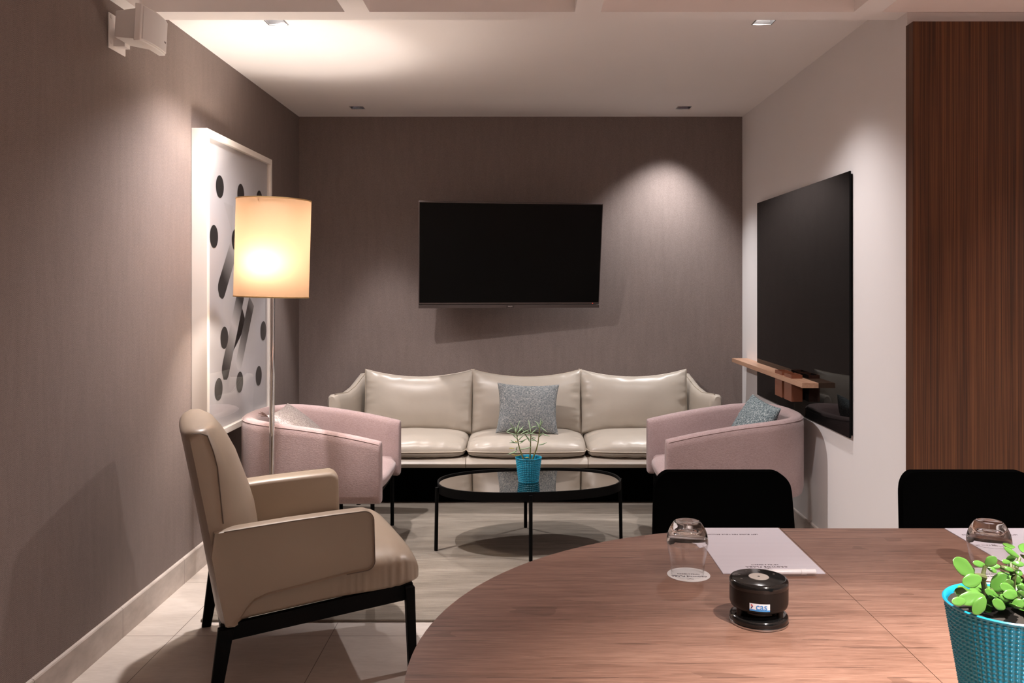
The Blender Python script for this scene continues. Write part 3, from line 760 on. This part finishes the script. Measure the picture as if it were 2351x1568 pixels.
def bar(a, b, stops, name, w=.057, lay=1):
    (ya_, za), (yb_, zb_) = art_pt(*a), art_pt(*b)
    d = Vector((yb_-ya_, zb_-za)); L = d.length; d.normalize(); n = Vector((-d.y, d.x)); N = 24
    vs, fs, al = [], [], []
    for i in range(N+1):
        t = i/N; s = L*t
        ww = w
        cap = min(s, w)/w if True else 1
        ww = w*math.sqrt(max(.0, 1-(1-cap)**2)) if s < w else w
        for sg in (-1, 1):
            q = Vector((ya_, za))+d*s+n*ww*sg; vs.append((px_+zoff*lay, q.x, q.y)); al.append(t)
        if i: fs.append((2*i-2, 2*i-1, 2*i+1, 2*i))
    mb = MB(); mb.add(vs, fs); o = mb.build('printed_bar', fade_mat(name, stops), pro, smooth=0, flip=False)
    at = o.data.attributes.new('along', 'FLOAT', 'POINT')
    for k, v in enumerate(al): at.data[k].value = v
    return o
bar((172,868),(245,620), [(0,dk),(.3,dk),(.75,(.3,.29,.29,1)),(1,lt)], 'ink_fade_bar')
bar((192,1262),(275,850), [(0,dk),(.12,dk),(.42,(.25,.24,.24,1)),(.6,lt),(.72,(.4,.39,.39,1)),(.92,dk),(1,dk)], 'ink_fade_bar_double')
bar((258,1215),(325,890), [(0,lt),(.2,(.35,.34,.34,1)),(.55,(.06,.06,.06,1)),(.85,dk),(1,md)], 'ink_fade_bar_reverse', .05)
def tri(pts, c, name):
    mb = MB(); mb.add([(px_+zoff*.5, *art_pt(*p)) for p in pts], [tuple(range(len(pts)))]); mb.build(name, plain(name, c, .6), pro, smooth=0, flip=False)
tri([(192,420),(238,440),(232,560)], (.5,.49,.5,1), 'printed_facet'); tri([(190,760),(238,860),(236,1080),(192,950)], (.56,.55,.56,1), 'printed_facet')
tri([(236,1000),(300,850),(344,870),(344,1130),(236,1130)], (.54,.53,.54,1), 'printed_facet'); tri([(270,880),(300,1000),(236,1130)], (.47,.46,.47,1), 'printed_facet')
tri([(238,450),(290,380),(330,430),(330,620),(245,620)], (.55,.54,.55,1), 'printed_facet')

# ------------------------------------------------------------------ television
tv = empty('television', (-.092, 5.85, 1.606), 0, 'large black flat television on the rear wall above the sofa', 'television')
tv.rotation_euler = Euler((R(10.5), 0, R(8.0)))
W2, H2 = .617, .345
bz = MB(); bz.box((-W2,-.005,-H2),(W2,.03,H2)); bz.build('body', m_bezel, tv, smooth=0, bevel=.003, seg=2)
sc_ = MB(); sc_.box((-W2+.006,-.0065,-H2+.012),(W2-.006,-.0052,H2-.008)); sc_.build('screen', m_screen, tv, smooth=0)
sb = MB(); sb.box((-W2,-.009,-H2-.026),(W2,.03,-H2-.004)); sb.box((-W2+.02,0,-H2-.006),(W2-.02,.025,-H2+.001)); sbo = sb.build('speaker_bar', m_bezel, tv, smooth=0, bevel=.002, seg=2)
lg = MB(); lg.box((-.026,-.0105,-H2-.0245),(.026,-.0092,-H2-.0045)); lo = lg.build('logo_plate', plain('dark_logo_plate', srgb(60,50,48), .4), sbo, smooth=0)
text_mesh('printed_logo', 'PHILIPS', .0095, plain('silver_print', srgb(210,200,195), .4), lo, Matrix.Translation((0,-.0108,-H2-.0145)) @ Matrix.Rotation(PI/2, 4, 'X'))
rd = MB(); rd.box((W2-.048,-.0062,-H2+.0035),(W2-.044,-.0054,-H2+.0065)); rd.build('standby_light', m_red, tv, smooth=0)
mt = MB(); mt.box((-.18,.03,-.14),(.18,.055,.14)); mt.box((-.05,.05,-.05),(.05,.325,.05)); mt.build('wall_mount', m_black, tv, smooth=0)

# ------------------------------------------------------------------ glass board and shelf on the right wall
gb = empty('glass_board', (1.53, 4.91, .676), 0, 'large square-cornered black glass writing board on the white right wall', 'writing board')
g = MB(); g.box((-.004,-.815,0),(.004,.815,1.258)); g.build('glass_sheet', m_boardglass, gb, smooth=0, bevel=.001, seg=1)
g = MB(); g.box((.0045,-.805,.012),(.0148,.805,1.246)); g.build('backing', m_black, gb, smooth=0)
SX0, SX1, SY0, SY1, SZ0, SZ1 = 1.440, 1.5255, 4.525, 6.06, .862, .888
sf = MB()
bx = ((4.735,4.868), (4.912,5.045)); xa, xb = 1.449, 1.509
ycuts = [SY0, bx[0][0], bx[0][1], bx[1][0], bx[1][1], SY1]
for a, b in zip(ycuts, ycuts[1:]):
    if (a, b) in bx: sf.box((SX0,a,SZ0),(xa-.0006,b,SZ1)); sf.box((xb+.0006,a,SZ0),(SX1,b,SZ1))
    else: sf.box((SX0,a+(.0006 if a != SY0 else 0),SZ0),(SX1,b-(.0006 if b != SY1 else 0),SZ1))
sf.box((SX1,5.735,SZ0),(RXB-.0005,SY1,SZ1))
tag(sf.build('wall_shelf', m_shelf, smooth=0), 'narrow light oak ledge running across the black glass board', 'shelf')
for i, (a, b) in enumerate(bx):
    p_ = MB(); t_ = .005; zb, zt = .762, .907
    p_.box((xa,a,zb),(xb,b,zb+t_)); p_.box((xa,a,zb+t_),(xa+t_,b,zt)); p_.box((xb-t_,a,zb+t_),(xb,b,zt)); p_.box((xa+t_,a,zb+t_),(xb-t_,a+t_,zt)); p_.box((xa+t_,b-t_,zb+t_),(xb-t_,b,zt))
    tag(p_.build('pen_box', m_copper, smooth=0), ('copper brown open box set in the oak ledge, the one nearer its front end', 'copper brown open box set in the oak ledge, the one nearer the sofa')[i], 'box', 'boxes in the oak ledge')

# ------------------------------------------------------------------ wall speaker
ws = empty('wall_speaker', (LX, 3.355, 2.387), 0, 'white wall speaker on a bracket high on the left wall', 'speaker')
pl_ = MB(); pl_.box((.0005,-.005,-.075),(.006,.135,.062)); plo = pl_.build('wall_plate', m_speaker, ws, smooth=0, bevel=.002, seg=2)
sw = MB()
for z in (-.05, .045): sw.lathe([(.0005,0),(.007,0),(.007,.0015),(.0005,.0015)], 16, caps=False)
sw = MB()
for z in (-.05, .048):
    c = [(.006, .012+.0075*math.cos(2*PI*k/16), z+.0075*math.sin(2*PI*k/16)) for k in range(16)]
    sw = MB(); sw.loft([c, [(.0075, y, zz) for _, y, zz in c]]); sw.build('screw', m_grille, plo, smooth=0)
jt = MB(); jt.tube([(.006,.06,-.01),(.06,.045,-.01)], [.018,.014], 12); jt.box((.006,.03,-.062),(.05,.075,-.035)); jt.build('bracket_arm', m_speaker, ws, smooth=40)
tilt = empty('x'); bpy.data.objects.remove(tilt)
sk_ = MB(); rings = []
def sring(x, yw, z0_, z1_, yc=.0): return [(x,yc-yw,z0_),(x,yc+yw,z0_),(x,yc+yw,z1_),(x,yc-yw,z1_)]
sk_.loft([sring(.055,.062,-.048,.052), sring(.16,.092,-.058,.060)]); bo_ = sk_.build('cabinet', m_speaker, ws, smooth=0, bevel=.004, seg=2, rot=(0,R(3),0))
fs_ = MB(); n = 14; rings = []
for i in range(n+1):
    y = lerp(-.115, .115, i/n); bx_ = .155+.011*(1-(y/.115)**2)
    rings.append([(.152,y,-.070),(bx_+.022,y,-.068),(bx_+.022,y,.068),(.152,y,.070)])
fs_.loft(rings); fs_.build('front_frame', m_speaker, ws, smooth=30, bevel=.003, seg=2, rot=(0,R(3),0))
gr = MB(); rings = []
for i in range(n+1):
    y = lerp(-.106, .108, i/n); bx_ = .177+.011*(1-(y/.115)**2)
    rings.append([(bx_-.002,y,-.062),(bx_+.004,y,-.060),(bx_+.004,y,.060),(bx_-.002,y,.062)])
gr.loft(rings); gro = gr.build('grille', m_grille, ws, smooth=30, rot=(0,R(3),0))
bg = MB(); bg.box((.183,.068,-.026),(.1875,.090,-.019)); bg.build('badge', plain('grey_badge', srgb(110,98,94), .4), gro, smooth=0)

# ------------------------------------------------------------------ meeting table
MZ = .75
tb = empty('meeting_table', (.69, 1.50, 0), 0, 'large round-ended oak meeting table with a centre joint in the foreground', 'table')
pts = [Pz(u, v, MZ) for u, v in ((918,1568),(1000,1430),(1100,1345),(1200,1292),(1300,1262),(1400,1241),(1500,1228),(1600,1217),(1800,1212))]
yfar = pts[-1].y
# least squares circle through the rounded end
sx = [(p.x, p.y) for p in pts[:-1]]
best = None
for ri_ in range(60, 110):
    r = ri_/100; cyy = yfar-r
    cxs = sum((x+math.sqrt(max(.0, r*r-(y-cyy)**2))) for x, y in sx)/len(sx)
    err = sum((math.hypot(x-cxs, y-cyy)-r)**2 for x, y in sx)
    if best is None or err < best[0]: best = (err, r, cxs, cyy)
_, TR, TCX, TCY = best
XJ = Pz(2150, 1568, MZ).x*.5+Pz(1800, 1212, MZ).x*.5
def endcap(cx, sg): return [(cx+sg*TR*math.cos(R(a)), TCY+TR*math.sin(R(a))) for a in [lerp(-90, 90, i/64) for i in range(65)]]
T0 = Vector((.69, 1.50))
def flat(mb, poly, za, zb): mb.loft([[(x-T0.x, y-T0.y, za) for x, y in poly], [(x-T0.x, y-T0.y, zb) for x, y in poly]])
left = [(XJ-.0012, TCY-TR)]+[(TCX-TR*math.cos(R(a)), TCY+TR*math.sin(R(a))) for a in [lerp(-90, 90, i/72) for i in range(73)]]+[(XJ-.0012, TCY+TR)]
ta = MB(); flat(ta, left, MZ-.028, MZ); ta.build('top_leaf', m_table, tb, smooth=30)
XE = 2.55
right = [(XJ+.0012, TCY-TR), (XJ+.0012, TCY+TR)]+[(XE+TR*math.cos(R(a)), TCY+TR*math.sin(R(a))) for a in [lerp(90, -90, i/72) for i in range(73)]]
ta = MB(); flat(ta, right, MZ-.028, MZ-.0012); ta.build('top_leaf', m_table, tb, smooth=30)
for x in (.55, 2.5):
    cl = MB(); cl.lathe([(.0005,0),(.33,0),(.33,.008),(.30,.012),(.05,.02),(.045,.03),(.045,.69),(.2,.70),(.2,MZ-.0285),(.0005,MZ-.0285)], 40, (x-T0.x, TCY-T0.y, 0), caps=False)
    cl.build('pedestal', m_black, tb, smooth=40)

# black meeting chairs
def make_chair():
    e = empty('meeting_chair')
    bk = MB(); rings = []; w0 = .205
    for i in range(25):
        t = i/16*.85 if i <= 16 else .85+.15*math.sin(PI/2*(i-16)/8); z = lerp(.46, .838, t); yb = .215+.045*t
        w = lerp(.215, .200, t); th = .018
        if t > .86: q = (t-.86)/.14; w -= .045*(1-math.sqrt(max(0, 1-q*q)))
        ring = []
        for k in range(13): 
            x = lerp(-w, w, k/12); ring.append((x, yb-.05*(x/w0)**2-th, z+(.006*(x/w)**2 if t > .9 else 0)))
        for k in range(13):
            x = lerp(w, -w, k/12); ring.append((x, yb-.05*(x/w0)**2+th, z+(.006*(x/w)**2 if t > .9 else 0)))
        rings.append(ring)
    bk.loft(rings); bk.build('backrest', m_blackfab, e, smooth=60, bevel=.008)
    se = MB(); rings = []
    for z, k in ((.425,.92),(.435,.98),(.455,1),(.475,.98),(.485,.90)):
        rings.append([(math.copysign(abs(math.cos(a))**.5, math.cos(a))*.225*k, math.copysign(abs(math.sin(a))**.5, math.sin(a))*.215*k, z) for a in [2*PI*j/36 for j in range(36)]])
    se.loft(rings); se.build('seat', m_blackfab, e, smooth=60)
    for x in (-1, 1):
        for y in (-1, 1):
            l = MB(); l.tube([(x*.17,y*.16,.43),(x*.215,y*.21,0)], .011, 10); l.build('leg', m_black, e)
    return e
ch = make_chair(); ch.location = (.583, 2.37, 0); tag(ch, 'black fabric chair at the table behind the ruled notepad and upturned glass', 'chair', 'black chairs at the meeting table')
c2 = copy_tree(ch); c2.location = (1.312, 2.37, 0); tag(c2, 'black fabric chair at the table in front of the walnut panel', 'chair', 'black chairs at the meeting table')

# ------------------------------------------------------------------ things on the meeting table
RT = Matrix.Rotation(PI, 4, 'Z')
txt = plain('soft_grey_print', srgb(96,84,92), .7)
def logo_arcs(parent, cx, cy, z, s, name='emblem'):
    mb = MB()
    for a0, a1, rr in ((60,300,1),(240,480,1)):
        pts = [(cx+s*(1.1 if a0 == 60 else -1.1)*.55+s*.6*math.cos(R(lerp(a0,a1,i/14))), cy+s*.5*math.sin(R(lerp(a0,a1,i/14)))) for i in range(15)]
        for p, q in zip(pts, pts[1:]):
            d = (Vector(q)-Vector(p)).normalized(); n = Vector((-d.y, d.x))*s*.07
            mb.add([(p[0]-n.x,p[1]-n.y,z),(q[0]-n.x,q[1]-n.y,z),(q[0]+n.x,q[1]+n.y,z),(p[0]+n.x,p[1]+n.y,z)], [(0,1,2,3)])
    return mb.build(name, txt, parent, smooth=0, flip=False)
fl_, frt, brt = Pz(1660,1318,MZ), Pz(1894,1317,MZ), Pz(1781,1213.5,MZ)
pw, pd = frt.x-fl_.x, brt.y-fl_.y
def make_pad():
    e = empty('notepad')
    m = MB(); m.box((-pw/2,-pd/2,.0003),(pw/2,pd/2,.0022)); m.build('sheets', m_paper, e, smooth=0)
    z = .0024
    text_mesh('printed_heading', 'CROWNE PLAZA', .0105, txt, e, Matrix.Translation((-.005,-pd/2+.043,z)) @ RT, spacing=1.25, bold=.0001)
    text_mesh('printed_subheading', 'HOTELS & RESORTS', .0058, txt, e, Matrix.Translation((-.005,-pd/2+.058,z)) @ RT, spacing=1.25)
    logo_arcs(e, -.005, -pd/2+.03, z, .009)
    text_mesh('printed_footer', 'LEFT BLANK FOR YOUR BRILLIANCE', .0078, txt, e, Matrix.Translation((-.028,pd/2-.062,z)) @ RT, spacing=1.15)
    return e
pad = make_pad(); pad.location = ((fl_.x+frt.x)/2, (fl_.y+brt.y)/2, MZ)
tag(pad, 'ruled white notepad under the white pen, beside the black conference phone', 'notepad', 'notepads on the meeting table')
p2 = copy_tree(pad); bl2 = Pz(2157,1212.5,MZ); p2.location = (bl2.x+.012+pw/2, pad.location.y, MZ-.0012)
tag(p2, 'white notepad behind the upturned glass and the jade plant', 'notepad', 'notepads on the meeting table')
# pen
pe = empty('pen', Pz(1873,1312.5,MZ+.0088), R(1.2), 'white plastic pen lying along the front edge of the notepad', 'pen')
q = MB(); q.tube([(-.142,0,0),(-.138,0,0),(-.125,0,0),(-.034,0,0)], [.0012,.002,.0055,.0062], 16); q.build('barrel', m_penwhite, pe)
q = MB(); q.tube([(-.034,0,0),(-.0335,0,0),(-.022,0,0),(-.0215,0,0)], [.0058,.0066,.0066,.0058], 16); q.build('collar', m_penwhite, pe)
q = MB(); q.tube([(-.0215,0,0),(-.001,0,0),(0,0,0)], [.0056,.0060,.005], 16); q.build('cap', m_penwhite, pe)
# coasters and glasses
def make_coaster():
    e = empty('paper_coaster')
    m = MB(); m.lathe([(.0005,.0003),(.0475,.0003),(.0475,.0013),(.0005,.0013)], 56, caps=False); m.build('card', m_card, e, smooth=30)
    text_mesh('printed_heading', 'CROWNE PLAZA', .0098, txt, e, Matrix.Translation((0,-.013,.0015)) @ RT, spacing=1.05, bold=.0001)
    text_mesh('printed_subheading', 'HOTELS & RESORTS', .0052, txt, e, Matrix.Translation((0,.002,.0015)) @ RT, spacing=1.1)
    logo_arcs(e, 0, -.029, .0015, .0085)
    return e
def make_glass():
    e = empty('drinking_glass')
    # upside down: mouth at z=0, thick base on top
    out = [(.0362,0),(.0395,.03),(.0442,.058),(.0462,.070)]
    inn = [(.0446,.070),(.0424,.058),(.0381,.03),(.0350,.0)]
    m = MB(); m.lathe(out+inn+[(.0362,0)], 64, caps=False); m.build('wall', m_pane, e, smooth=80)
    m = MB(); m.lathe([(.0446,.0702),(.0462,.0702),(.0464,.076),(.0455,.083),(.0430,.093),(.0392,.102),(.0345,.110),(.0310,.115),(.0275,.118),(.0235,.1185),(.012,.1165),(.0004,.116)]+[(.0004,.0995),(.016,.0995),(.025,.0975),(.0335,.0935),(.0405,.0865),(.0437,.079),(.0446,.0702)], 64, caps=False); m.build('thick_base', m_glass, e, smooth=80)
    return e
co = make_coaster(); gl = make_glass()
c0 = Pz(1581,1320,MZ); co.location = (c0.x, c0.y, MZ); co.rotation_euler = (0,0,R(-4)); gl.location = (c0.x-.002, c0.y+.004, MZ+.0016)
tag(co, 'round white paper coaster under the upturned glass left of the ruled pad', 'coaster', 'paper coasters'); tag(gl, 'clear glass standing upside down on a coaster left of the ruled notepad', 'glass', 'upturned glasses')
co2 = copy_tree(co); gl2 = copy_tree(gl); c1 = Pz(2272,1319,MZ)
co2.location = (c1.x, c1.y, MZ-.0012); co2.rotation_euler = (0,0,R(3)); gl2.location = (c1.x+.001, c1.y+.004, MZ+.0004)
tag(co2, 'round white paper coaster under the glass behind the jade plant', 'coaster', 'paper coasters'); tag(gl2, 'clear upturned glass behind the jade plant at the right edge', 'glass', 'upturned glasses')
# conference phone puck
dc = Pz(1742,1426,MZ)
dv = empty('conference_phone', (dc.x, dc.y, MZ), 0, 'round black conference microphone with grey centre button on the table', 'conference phone')
rr = .0552
m = MB(); m.lathe([(.0004,.0004),(rr-.002,.0004),(rr+.0006,.0012),(rr+.0006,.0042),(rr-.001,.0048)], 64, caps=False); m.build('foot_ring', m_silver, dv, smooth=50)
m = MB(); m.lathe([(rr-.001,.0046),(rr,.0065),(rr,.013),(rr-.002,.0165),(rr-.007,.018),(rr*.70,.0185),(rr*.62,.022),(rr*.62,.031)], 64, caps=False); m.build('base', m_dev, dv, smooth=50)
for a in (200, 320, 80):
    f_ = MB(); ca, sa = math.cos(R(a))*rr*.78, math.sin(R(a))*rr*.78; f_.tube([(ca,sa,.018),(ca,sa,.031)], .006, 12); f_.build('post', m_dev2, dv)
m = MB(); m.lathe([(rr*.60,.0305),(rr*.86,.0305),(rr*.96,.034),(rr*.995,.040),(rr,.046),(rr,.0705)], 64, caps=False); bdy = m.build('body', m_dev2, dv, smooth=50)
m = MB(); m.lathe([(rr,.0708),(rr+.0005,.072),(rr+.0003,.081),(rr-.0025,.0845),(rr-.006,.0855),(.0004,.0858)], 64, caps=False); cap = m.build('top_cap', m_dev, dv, smooth=50)
m = MB(); m.lathe([(.0004,.0866),(.0188,.0866),(.0192,.0860),(.0192,.0857)], 40, caps=False); bt = m.build('centre_button', m_grey, dv, smooth=50)
m = MB(); m.lathe([(.0004,.0872),(.0022,.0870),(.0024,.0866)], 16, caps=False); m.build('microphone_icon', m_ink, bt, smooth=50)
mk = plain('faint_grey_mark', srgb(86,78,74), .5)
for a in (25, 75, 115, 160, 195):
    ca, sa = math.cos(R(a))*.037, math.sin(R(a))*.037; q = MB(); q.box((ca-.002,sa-.0012,.0856),(ca+.002,sa+.0012,.0861)); q.build('touch_key', mk, cap, smooth=0)
# sticker wrapped on the body
def wrap_patch(a0, a1, za, zb, r, mt, nm, par):
    q = MB(); n = 10; vs = []
    for i in range(n+1):
        a = R(lerp(a0, a1, i/n)); vs += [(r*math.cos(a), r*math.sin(a), za), (r*math.cos(a), r*math.sin(a), zb)]
    q.add(vs, [(2*i,2*i+2,2*i+3,2*i+1) for i in range(n)]); return q.build(nm, mt, par, smooth=60, flip=False)
SA = -90+math.degrees(math.atan2(dc.x, dc.y))*-1+2
h_ = 19.5
st_ = wrap_patch(SA-h_, SA+h_, .0385, .0525, rr+.0003, plain('sticker_white', (.78,.80,.86,1), .5), 'sticker', bdy)
blue = plain('sticker_blue', srgb(70,140,205), .5)
wrap_patch(SA-h_, SA+h_, .0385, .0415, rr+.0005, blue, 'blue_band', st_)
def wrap_mesh(o, a_c, z_c):
    for v in o.data.vertices:
        a = R(a_c)+v.co.x/rr; v.co = Vector(((rr+.0006+v.co.z)*math.cos(a), (rr+.0006+v.co.z)*math.sin(a), z_c+v.co.y))
tx = text_mesh('printed_logo', 'cas', .0172, blue, st_, Matrix.Identity(4), depth=.0001, bold=.0002); wrap_mesh(tx, SA+3.5, .0468)
for nm, c, vs in (('red_arrow', srgb(200,40,40), [(-.0165,.0035),(-.0145,.0045),(-.0120,.0005),(-.0145,.0010)]), ('dark_arrow', srgb(40,50,110), [(-.0145,.0008),(-.0120,.0003),(-.0160,-.0045),(-.0165,-.0030)])):
    q = MB(); q.add([(x, y, .0001) for x, y in vs], [(0,1,2,3)]); oo = q.build(nm, plain(nm, c, .5), st_, smooth=0, flip=False); wrap_mesh(oo, SA, .0465)

# ------------------------------------------------------------------ jade plant in the foreground pot
JY = 1.25
jc = P(2316, 1385, JY)
jp = empty('potted_jade_plant', (jc.x, jc.y, MZ-.001), 0, 'jade plant in a teal embossed pot in the right foreground on the table', 'potted plant')
PH = jc.z-(MZ-.001)
pot(.0835, .0520, PH-.003, 64, 30, 'pot', jp)
so = MB(); so.lathe([(.0005,PH*.975),(.0790,PH*.965),(.078,PH*.93),(.0005,PH*.93)], 32, caps=False); so.build('soil', m_soil, jp)
J0 = Vector(jp.location)
def jpt(cx, cy, dy=0): return P(2120+cx/7.126, 1180+cy/7.126, JY+dy)-J0
def leaf_mesh(mb, a, b, width, nrm, th=.0042, n=16):
    a, b = Vector(a), Vector(b); d = b-a; L = d.length; d.normalize(); nr = Vector(nrm); nr = (nr-d*nr.dot(d)).normalized(); s = d.cross(nr)
    rings = []
    for i in range(n+1):
        t = i/n; w = width/2*max(.04, math.sqrt(max(0, 1-(2*t**.85-1)**2)))*(.6+.4*min(1, t*2.0)); k = .25+.75*math.sin(PI*min(1, t*1.05+.02))
        c = a+d*L*t+nr*(.10*L*math.sin(PI*t)*-.3)
        rings.append([c+s*w*math.cos(q)+nr*th*k*.5*math.sin(q)+nr*(.18*w*math.cos(q)**2) for q in [2*PI*j/12 for j in range(12)]])
    mb.loft(rings)
JL = [((830,1000),(480,745),205,(.25,-.45,.85),-.03), ((955,1045),(635,1135),165,(-.1,-.5,.8),-.035), ((1015,845),(1190,705),125,(-.3,-.6,.7),-.02), ((1025,845),(805,795),85,(.1,-.25,.95),-.015),
 ((1580,720),(1315,545),75,(-.1,-.2,.95),.01), ((1425,790),(1430,665),130,(.1,-.9,-.2),.02), ((1425,790),(1280,775),65,(0,-.3,.95),.005), ((1440,800),(1650,830),75,(0,-.4,.9),-.01),
 ((1110,1240),(1390,1005),205,(-.55,-.6,.5),.0), ((1400,1230),(1370,1070),140,(-.1,-.8,.5),-.03), ((1500,1260),(1245,1170),120,(.0,-.5,.85),-.035), ((1560,1300),(1300,1330),120,(0,-.5,.85),-.04),
 ((1010,1350),(560,1420),170,(0,-.35,.93),-.05), ((860,1340),(500,1270),150,(0,-.1,.98),-.02), ((1340,1545),(1125,1420),130,(.1,-.6,.75),-.055), ((1245,1385),(1000,1240),100,(-.3,-.4,.85),-.03),
 ((1035,850),(1260,860),70,(0,-.3,.95),0), ((1260,860),(1480,930),60,(0,-.4,.9),0), ((1040,870),(1200,955),65,(.2,-.3,.9),-.015), ((820,990),(770,910),110,(.5,-.2,.5),-.015),
 ((1500,920),(1620,1000),80,(0,-.3,.9),-.01), ((1480,1060),(1600,1080),110,(.1,-.8,.4),.02), ((1560,1250),(1646,1180),120,(0,-.5,.85),-.04), ((1560,1350),(1646,1270),110,(0,-.5,.85),-.05),
 ((1010,1360),(820,1640),150,(.3,-.3,.9),-.06), ((1450,1500),(1646,1440),120,(0,-.5,.85),-.06), ((960,1240),(800,1220),90,(0,-.2,.95),.03), ((700,1420),(460,1440),110,(0,-.2,.95),-.06), ((1400,1420),(1250,1330),80,(0,-.4,.9),-.04)]
fo = MB()
for a, b, w, nr, dy in JL:
    leaf_mesh(fo, jpt(*a, dy), jpt(*b, dy-.004), w/7.126*JY/F*1.35, (nr[0]*.6, nr[1]-.9, nr[2]*.65))
rnd = random.Random(5)
for k in range(46):                                  # low leaves filling the mouth of the pot
    ang = rnd.uniform(0, 2*PI); r0 = rnd.uniform(.0,.052); a = Vector((r0*math.cos(ang), r0*math.sin(ang), PH*.975+rnd.uniform(.0,.02)))
    d = Vector((math.cos(ang), math.sin(ang), rnd.uniform(.0,.6))).normalized(); leaf_mesh(fo, a, a+d*rnd.uniform(.02,.034), rnd.uniform(.014,.02), (rnd.uniform(-.2,.2), -.4, 1))
for k in range(42):                                  # the part of the crown right of the picture edge
    ang = rnd.uniform(-1.9, 1.5); r0 = rnd.uniform(.02,.075); hh = PH+rnd.uniform(-.005,.075)
    a = Vector((.012+r0*math.cos(ang), r0*math.sin(ang), hh)); d = Vector((math.cos(ang), math.sin(ang), rnd.uniform(-.2,.5))).normalized()
    if a.x < .03: a.x = .03+rnd.uniform(0,.05)
    leaf_mesh(fo, a, a+d*rnd.uniform(.022,.04), rnd.uniform(.013,.022), (rnd.uniform(-.3,.3), rnd.uniform(-.5,.1), 1))
fo.build('foliage', m_leaf, jp, smooth=180)
sd = MB()
sm = [[(1010,1360,-.02),(1000,1200,-.02),(970,1050,-.025),(985,950,-.02),(1010,850,-.02)], [(1480,1400,0),(1460,1200,0),(1475,1050,0),(1520,880,0),(1570,720,.01)], [(1470,1000,0),(1430,880,.005),(1425,790,.01)],
      [(1000,1040,-.025),(900,1010,-.03),(830,995,-.03)], [(1500,930,0),(1380,900,0),(1260,865,0)], [(1560,1500,-.04),(1550,1380,-.04),(1560,1250,-.04)], [(1300,1500,-.03),(1180,1350,-.02),(1110,1240,0)]]
for s_ in sm:
    pts = [jpt(*q) for q in s_]; st = MB(); st.tube(pts, [lerp(.0045,.0026, i/(len(pts)-1)) for i in range(len(pts))], 8); st.build('stem', m_stemd, jp)

# ------------------------------------------------------------------ world and view
w = bpy.data.worlds.new('world'); sc.world = w; w.use_nodes = True
w.node_tree.nodes['Background'].inputs[0].default_value = (1,.95,.9,1); w.node_tree.nodes['Background'].inputs[1].default_value = 0.0
sc.view_settings.view_transform = 'Standard'; sc.view_settings.look = 'None'; sc.view_settings.gamma = 1; sc.view_settings.exposure = 0.86
sc.view_settings.use_curve_mapping = False
sc.cycles.max_bounces = 14; sc.cycles.diffuse_bounces = 10; sc.cycles.glossy_bounces = 5; sc.cycles.transmission_bounces = 10; sc.cycles.transparent_max_bounces = 10
sc.cycles.sample_clamp_indirect = 6; sc.cycles.caustics_reflective = False; sc.cycles.caustics_refractive = False
